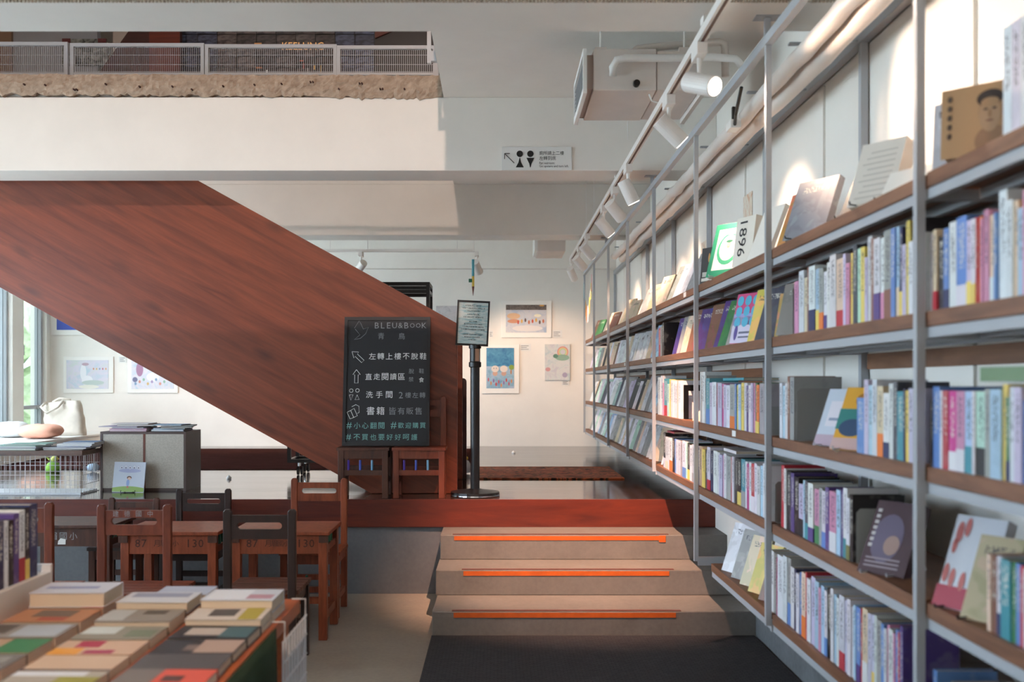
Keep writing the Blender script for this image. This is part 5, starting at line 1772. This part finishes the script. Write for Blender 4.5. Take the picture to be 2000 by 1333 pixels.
rn = random.Random(2)
cz = z1
stack([(.27, .26, .010, '#b35a92', 0, 0, 0), (.27, .25, .009, '#c46aa0', 4, -.01, 0), (.24, .24, .010, '#8b8fb5', -5, .0, .01), (.30, .22, .006, '#8a7f9e', -8, -.06, -.02), (.26, .25, .012, '#7d6a5c', 8, .03, .01), (.27, .22, .007, '#d8cfd2', 2, 0, 0)],
      -2.70, 7.40, cz, ['magenta picture book at the bottom of the pile on the cabinet', 'pink picture book second from bottom of the cabinet pile', 'lilac picture book in the middle of the pink cabinet pile',
                        'thin mauve book jutting out of the pink cabinet pile', 'brown picture book near the top of the pink cabinet pile', 'white picture book topping the pink cabinet pile'], 'picture books piled on the cabinet', rn)
stack([(.24, .22, .012, '#8fb0c9', 0, 0, 0), (.23, .22, .010, '#6f9ac0', 5, 0, .01), (.22, .24, .010, '#2b2a2e', 14, .04, 0), (.23, .22, .008, '#39383c', 10, .05, .01), (.25, .2, .006, '#5f86a8', -3, -.02, 0)],
      -2.42, 7.40, cz, ['pale blue picture book at the bottom of the blue cabinet pile', 'blue picture book second from bottom of the blue cabinet pile', 'black picture book in the middle of the blue cabinet pile',
                        'charcoal picture book under the top of the blue cabinet pile', 'slate blue picture book topping the blue cabinet pile'], 'picture books piled on the cabinet', rn)
zt = 0.947
stack([(.30, .25, .012, '#2f7a5a', 0, 0, 0), (.30, .25, .010, '#5a5a8c', 2, 0, 0), (.31, .25, .011, '#3d8a78', -2, .005, 0), (.28, .22, .008, '#6a9a8a', 6, .06, 0)], -3.39, 7.1, zt,
      ['dark green book at the bottom of the cage-top pile by the window side', 'violet blue book second in the cage-top pile by the window side', 'teal green book third in the cage-top pile by the window side', 'sage green book topping the cage-top pile by the window side'],
      'picture books piled on the wire cage', rn)
stack([(.28, .24, .009, '#2c2b33', 3, 0, 0), (.32, .24, .010, '#4a4f66', -4, .02, 0), (.24, .24, .010, '#2f4f9c', 2, .07, .01), (.25, .23, .012, '#c9ccd4', 0, .08, 0), (.22, .22, .011, '#4c6a92', 3, .10, .01)], -3.06, 7.12, zt,
      ['black book at the bottom of the cage-top pile beside the cabinet', 'dark slate book second in the cage-top pile beside the cabinet', 'royal blue book third in the cage-top pile beside the cabinet',
       'white book fourth in the cage-top pile beside the cabinet', 'steel blue book topping the cage-top pile beside the cabinet'], 'picture books piled on the wire cage', rn)

# picture book leaning on the cabinet
kk = 7.12 / F
pbk = MB()
book_mesh(pbk, 0.225, 0, 0.012, 0.218, 'x')
o = pbk.build('picture_book', 'tint')
o.location = (at(220, 0, 7.12).x, 7.105, ST + 0.003)
o.rotation_euler = (math.radians(-12), math.radians(1.0), 0)
o.color = (*lin('#c6cdda'), 1)
tag(o, 'pale blue picture book with girl on a green hill, leaning on the cabinet', 'book')
MB().box(0.003, 0.222, 0.002, 0.010, 0.003, 0.215).build('page_block', 'paper_white', o)


def pm(cx, cz_, rx, rz_, col, lift=0.0006, n_=18):
    p = MB().add([(cx + rx * math.cos(2 * PI * i / n_), -lift, cz_ + rz_ * math.sin(2 * PI * i / n_)) for i in range(n_)], [tuple(range(n_))]).build('cover_print', 'tint', o)
    p.color = (*lin(col), 1)


hill = [(0.0, 0.004)] + [(0.224 * i / 14, 0.022 + 0.022 * math.sin(PI * (0.15 + 0.7 * i / 14))) for i in range(15)] + [(0.224, 0.004)]
p = MB().add([(a_, -0.0006, b_) for a_, b_ in hill], [tuple(range(len(hill)))]).build('cover_print', 'tint', o)
p.color = (*lin('#8fae5c'), 1)
pm(0.115, 0.155, 0.08, 0.014, '#a9aed0', .0005)
for i in range(5):
    pm(0.055 + i * 0.03, 0.178 + 0.004 * (i % 2), 0.013, 0.014, '#9aa0c0', .0009); pm(0.055 + i * 0.03, 0.178 + 0.004 * (i % 2), 0.0115, 0.0125, '#d5d8e2', .0012); pm(0.055 + i * 0.03, 0.176, 0.005, 0.005, '#5a5a78', .0015, 7)
pm(0.115, 0.105, 0.017, 0.012, '#6a4436', .0009); pm(0.116, 0.099, 0.012, 0.010, '#d9b6a4', .0012); pm(0.108, 0.068, 0.011, 0.026, '#8fa4d0', .0009); pm(0.108, 0.038, 0.008, 0.008, '#c07a6a', .0010)
es = thing('book_stand', (at(252, 0, 7.1).x, 7.09, ST), 'small black wire easel under the picture book beside the cabinet', 'book stand')
MB().tube([(-0.05, -0.012, 0.018), (-0.05, -0.016, 0.004), (-0.03, -0.016, 0.004), (0.03, -0.016, 0.004), (0.05, -0.016, 0.004), (0.05, -0.012, 0.018)], 0.003, 6).build('front_wire', 'black', es)
MB().tube([(-0.03, -0.016, 0.004), (-0.03, 0.10, 0.004)], 0.003, 6).build('leg_wire', 'black', es)
MB().tube([(0.03, -0.016, 0.004), (0.03, 0.10, 0.004)], 0.003, 6).build('leg_wire', 'black', es)

# canvas tote bag and cushions by the window
zdk = 0.822
bg_ = thing('tote_bag', (-4.95, 11.4, zdk), 'cream canvas tote bag slumped on the white window bench', 'bag')
w2, hh, n_ = 0.23, 0.40, 14
vs, fs = [], []
rn = random.Random(6)
for j in range(9):
    t = j / 8
    for i in range(n_):
        a_ = 2 * PI * i / n_
        ex = 0.5
        cx_ = math.copysign(abs(math.cos(a_)) ** ex, math.cos(a_)) * (w2 - 0.02 * t)
        cy_ = math.copysign(abs(math.sin(a_)) ** ex, math.sin(a_)) * (0.11 * (1 - 0.55 * t))
        vs.append((cx_ + 0.012 * rn.uniform(-1, 1) - 0.05 * t * t, cy_ + 0.012 * rn.uniform(-1, 1), hh * t - 0.03 * t * (1 if math.cos(a_) < 0 else 0)))
for j in range(8):
    for i in range(n_):
        fs.append((j * n_ + i, j * n_ + (i + 1) % n_, (j + 1) * n_ + (i + 1) % n_, (j + 1) * n_ + i))
fs.append(tuple(range(n_ - 1, -1, -1)))
fs.append(tuple(range(8 * n_, 9 * n_)))
MB().add(vs, fs).build('bag_body', 'canvas', bg_, smooth=True)
MB().tube([(-0.19, -0.06, 0.38), (-0.22, -0.13, 0.33), (-0.15, -0.14, 0.26), (-0.03, -0.12, 0.33), (0.0, -0.06, 0.40)], 0.016, 6).build('handle', 'canvas', bg_, smooth=True)
MB().tube([(-0.16, 0.03, 0.38), (-0.08, 0.03, 0.425), (0.05, 0.03, 0.41)], 0.012, 6).build('handle', 'canvas', bg_, smooth=True)


def cushion(x, y, z, sx, sy_, sz, mat, label, rz=0.0, pipe=None):
    bm = bmesh.new()
    bmesh.ops.create_uvsphere(bm, u_segments=28, v_segments=16, radius=1)
    rr = random.Random(int(x * 10))
    for v_ in bm.verts:
        ax, ay = v_.co.x, v_.co.y
        v_.co.x = math.copysign(abs(ax) ** 0.6, ax) * sx
        v_.co.y = math.copysign(abs(ay) ** 0.6, ay) * sy_
        v_.co.z = (v_.co.z + 1) * sz * 0.5 + 0.004 * rr.uniform(-1, 1)
    me = bpy.data.meshes.new('cushion')
    bm.to_mesh(me)
    bm.free()
    for p_ in me.polygons:
        p_.use_smooth = True
    me.materials.append(M[mat])
    c_ = bpy.data.objects.new('cushion', me)
    link(c_)
    c_.location = (x, y, z)
    c_.rotation_euler.z = rz
    tag(c_, label, 'cushion')
    return c_


cushion(-4.93, 10.75, zdk + 0.006, 0.21, 0.2, 0.15, 'pink', 'peach pink cushion lying on the bench in front of the tote bag')
cushion(-5.34, 10.95, zdk + 0.006, 0.17, 0.16, 0.17, 'white_fabric', 'white cushion on the bench between window and tote bag')
bag2 = thing('plush_toy', (-0.30, 8.6, ST), 'small white and yellow plush toy peeking out behind the stair end', 'toy')
MB().lathe([(0.005, 0), (0.06, 0.01), (0.075, 0.06), (0.05, 0.11), (0.006, 0.13)], n=16).build('plush_body', 'white_fabric', bag2, smooth=True)
MB().lathe([(0.003, 0), (0.03, 0.01), (0.03, 0.03), (0.004, 0.045)], (0.015, -0.03, 0.115), 12).build('plush_cap', plain('plush_yellow', '#d9b040', 0.9), bag2, smooth=True)

# ------------------------------------------------------------------ book table in the foreground
ZTB = 0.72
tb = thing('book_table', (-1.4, 2.2, 0), 'orange-brown timber display table covered with books in the foreground', 'table')
x0, x1, y0, y1 = -2.35, -0.637, 0.95, 3.21
box('tabletop', x0, x1, y0, y1, ZTB - 0.045, ZTB, 'table_wood', tb, 0.003)
for x in (x0 + 0.03, x1 - 0.09):
    for y in (y0 + 0.03, y1 - 0.09):
        box('leg', x, x + 0.06, y, y + 0.06, 0, ZTB - 0.045, 'table_wood', tb, 0.003)
# green cloth hanging on the aisle side
cth = MB()
nx_, nz_ = 40, 10
vs, fs = [], []
for i in range(nx_ + 1):
    y = 1.2 + (2.84 - 1.2) * i / nx_
    for j in range(nz_ + 1):
        t = j / nz_
        xx = -0.633 + 0.018 * t * (math.sin(y * 26) + 0.6 * math.sin(y * 11 + 1)) + 0.02 * t + 0.002
        vs.append((xx, y, ZTB - 0.004 - 0.60 * t - (0.03 * (1 - t) if False else 0)))
for i in range(nx_):
    for j in range(nz_):
        a = i * (nz_ + 1) + j
        fs.append((a, a + nz_ + 1, a + nz_ + 2, a + 1))
cth.add(vs, fs)
co = cth.build('table_cloth', 'green_cloth', None, smooth=True, origin=(-0.633, 2.0, 0.12))
sm = co.modifiers.new('thickness', 'SOLIDIFY')
sm.thickness = 0.003
tag(co, 'dark green cloth hanging down the aisle side of the book table', 'cloth')
gp = thing('grid_panel', (-0.61, 3.03, 0.12), 'white wire grid panel hung on the table end beside the green cloth', 'grid panel')
grid('wire_grid', 'y', -0.618, 2.87, 3.20, 0.04, 0.12, ZTB - 0.05, 0.06, 0.0036, gp)
MB().tube([(-0.616, 2.88, ZTB - 0.05), (-0.616, 2.88, ZTB + 0.004), (-0.66, 2.88, ZTB + 0.004)], 0.0026, 6).build('hook', 'wire', gp, world=True)
MB().tube([(-0.616, 3.19, ZTB - 0.05), (-0.616, 3.19, ZTB + 0.004), (-0.66, 3.19, ZTB + 0.004)], 0.0026, 6).build('hook', 'wire', gp, world=True)

# white riser with a row of upright books
rs = thing('book_riser', (-1.6, 2.3, ZTB), 'white painted box riser standing on the book table', 'riser')
box('riser_body', -1.75, -1.432, 1.4, 3.19, ZTB, 0.812, plain('riser_white', '#d5cfc8', 0.5), rs, 0.003)
box('riser_lip', -1.75, -1.432, 3.19, 3.205, ZTB, 0.835, plain('riser_edge', '#d9d4cf', 0.5), rs, 0.002)
y = 3.13
seq = 'N:.05:.225 K:.028:.218 W:.035:.215 P:.032:.21 K:.03:.195 W:.025:.195 N:.04:.20 c:.025:.19 B:.03:.2 W:.03:.21 d:.03:.2 R:.025:.2 W:.03:.19 S:.03:.2'
for k, it in enumerate(seq.split()):
    c, th, h = it.split(':')
    th, h = float(th), float(h)
    y -= th / 2 + 0.001
    nm = '%s book in the row on the white riser, %s from its end lip' % (CN[c], ordinal(k + 1))
    o = upright_book(-1.447, y, 0.813, th, h, 0.15, c + ('R' if k == 2 else 'Y' if k == 1 else ''), nm, 'upright books on the white riser')
    o.rotation_euler.z = PI
    y -= th / 2 + 0.001
# flat books on the table: three columns
art_books = {}


def table_book(xa, xb, ya, yb, z, t, base, label, patches=(), spine=None):
    w_, d_ = xb - xa, yb - ya
    q = 0.0016
    mb = MB()
    mb.box(0, w_, d_ - q, d_, 0, t)
    mb.box(0, w_, 0, d_ - q, 0, q)
    mb.box(0, w_, 0, d_ - q, t - q, t)
    o = mb.build('book', 'tint')
    o.location = (xa, ya, z)
    o.rotation_euler.z = math.radians(rt.uniform(-1.6, 1.6))
    o.color = (*lin(base), 1)
    tag(o, label, 'book', 'books laid flat on the display table')
    MB().box(0.003, w_ - 0.003, 0.003, d_ - q, q, t - q).build('page_block', 'paper', o)
    for (u0, u1, v0, v1, c) in patches:
        p = MB().box(u0 * w_, u1 * w_, v0 * d_, v1 * d_, t, t + 0.0005).build('cover_print', 'tint', o)
        p.color = (*lin(c), 1)
    return o


rt = random.Random(9)
Z0 = ZTB
tbk = table_book
# column by the aisle edge
C3 = (-0.868, -0.655)
tbk(*C3, 2.905, 3.06, Z0, 0.026, '#c9c4be', 'white paperback at the bottom of the thick pile by the table corner')
tbk(*C3, 2.90, 3.055, Z0 + .027, 0.036, '#c3c9d3', 'thick pale blue-white paperback on top of the pile by the table corner', ((.05, .6, .1, .9, '#d9dde4'), (.6, .95, .15, .5, '#b48a98')))
tbk(*C3, 2.755, 2.895, Z0, 0.014, '#bdb2a6', 'beige paperback under the book with the yellow band, aisle column')
tbk(*C3, 2.755, 2.895, Z0 + .0145, 0.026, '#c8bdb2', 'grey print book with a mustard yellow band, aisle column', ((.68, .93, .0, 1, '#a8983a'), (.25, .6, .3, .9, '#4d4a4a')))
tbk(*C3, 2.613, 2.75, Z0, 0.026, '#24252a', 'black book with white feather shape and teal corner, aisle column', ((.15, .6, .25, .8, '#b3a79d'), (.6, .97, .1, .9, '#3f5f66')))
tbk(*C3, 2.472, 2.608, Z0, 0.024, '#26252a', 'black book speckled with pale blossom, aisle column', ((.5, .98, .05, .95, '#a58d80'), (.35, .5, .2, .6, '#6e5e58')))
tbk(*C3, 2.335, 2.466, Z0, 0.024, '#4a4749', 'plain charcoal book in the aisle column')
tbk(*C3, 2.195, 2.33, Z0, 0.026, '#c8503f', 'coral red book with grey patterned half, aisle column', ((.0, .42, .0, 1, '#6d6663'), (.5, .72, .3, .62, '#4a2f2c')))
tbk(*C3, 2.05, 2.19, Z0, 0.024, '#7d7467', 'taupe book beside the coral one, aisle column')
# middle column
C2 = (-1.118, -0.906)
tbk(-1.06, -0.895, 3.06, 3.19, Z0, 0.045, '#aab2c4', 'pale blue-grey paperback behind the white middle pile')
tbk(*C2, 2.91, 3.05, Z0, 0.022, '#2c2a30', 'black paperback under the glossy white middle one')
tbk(*C2, 2.91, 3.05, Z0 + .023, 0.032, '#c9ccd2', 'glossy white paperback topping the middle pile', ((.1, .9, .5, .9, '#8f93aa'),))
tbk(*C2, 2.75, 2.90, Z0, 0.036, '#8c857d', 'silver grey hardback with photo strip, middle column', ((.0, .35, .1, .95, '#b3b6b6'), (.5, .8, .6, .9, '#4f463e')))
tbk(*C2, 2.60, 2.74, Z0, 0.026, '#8a8578', 'grey-green book with a white corner, middle column', ((.02, .45, .4, .97, '#c3cbc9'), (.6, .95, .2, .7, '#6f7a66')))
tbk(*C2, 2.46, 2.594, Z0, 0.024, '#c3a48c', 'beige book with yellow, crimson and pink patches, middle column', ((.0, .35, .0, .45, '#d8963a'), (.2, .5, .5, .95, '#a5304a'), (.4, .75, .05, .3, '#9a2f50')))
tbk(*C2, 2.325, 2.455, Z0, 0.024, '#bfa58d', 'plain sand-coloured book with dark lower edge, middle column', ((.0, 1, .0, .08, '#2c2c3a'),))
tbk(*C2, 2.19, 2.32, Z0, 0.024, '#9d978c', 'grey book with a white strip and olive corner, middle column', ((.0, .8, .7, .97, '#c4cad0'), (.55, 1, .0, .65, '#8c8a3c')))
tbk(*C2, 2.05, 2.185, Z0, 0.022, '#a3a09c', 'grey paperback at the near end of the middle column')
# column by the riser
C1 = (-1.376, -1.156)
tbk(*C1, 2.92, 3.08, Z0, 0.036, '#b49a80', 'tan paperback with an orange strip, bottom of the pile by the riser', ((.7, 1, .0, .03, '#c84a22'),))
tbk(*C1, 2.92, 3.08, Z0 + .037, 0.042, '#c6cad6', 'thick white paperback topping the pile by the riser', ((.1, .8, .4, .6, '#8a90b8'),))
tbk(*C1, 2.76, 2.91, Z0, 0.034, '#b57f5f', 'terracotta book with a grey triangle, riser column', ((.25, .75, .4, .9, '#6b5c54'), (.4, .75, .1, .35, '#a34a3c')))
tbk(*C1, 2.60, 2.75, Z0, 0.030, '#8f8a86', 'silver photo book in the riser column', ((.4, .95, .1, .9, '#a9b3bd'), (.05, .3, .3, .9, '#5d5652')))
tbk(*C1, 2.455, 2.59, Z0, 0.030, '#b3957d', 'tan book with red and green ends, riser column', ((.0, .22, .0, 1, '#a5242c'), (.55, 1, .0, 1, '#3d7a52')))
tbk(*C1, 2.315, 2.45, Z0, 0.028, '#6e6a66', 'dark grey striped book in the riser column', ((.1, .9, .4, .8, '#8d8c8a'),))
tbk(*C1, 2.175, 2.31, Z0, 0.028, '#c07a35', 'orange and green illustrated book in the riser column', ((.35, .7, .0, 1, '#3f5a30'), (.7, 1, .2, 1, '#6b7a4a')))
tbk(*C1, 2.04, 2.17, Z0, 0.026, '#4f4640', 'dark brown book at the near end of the riser column')
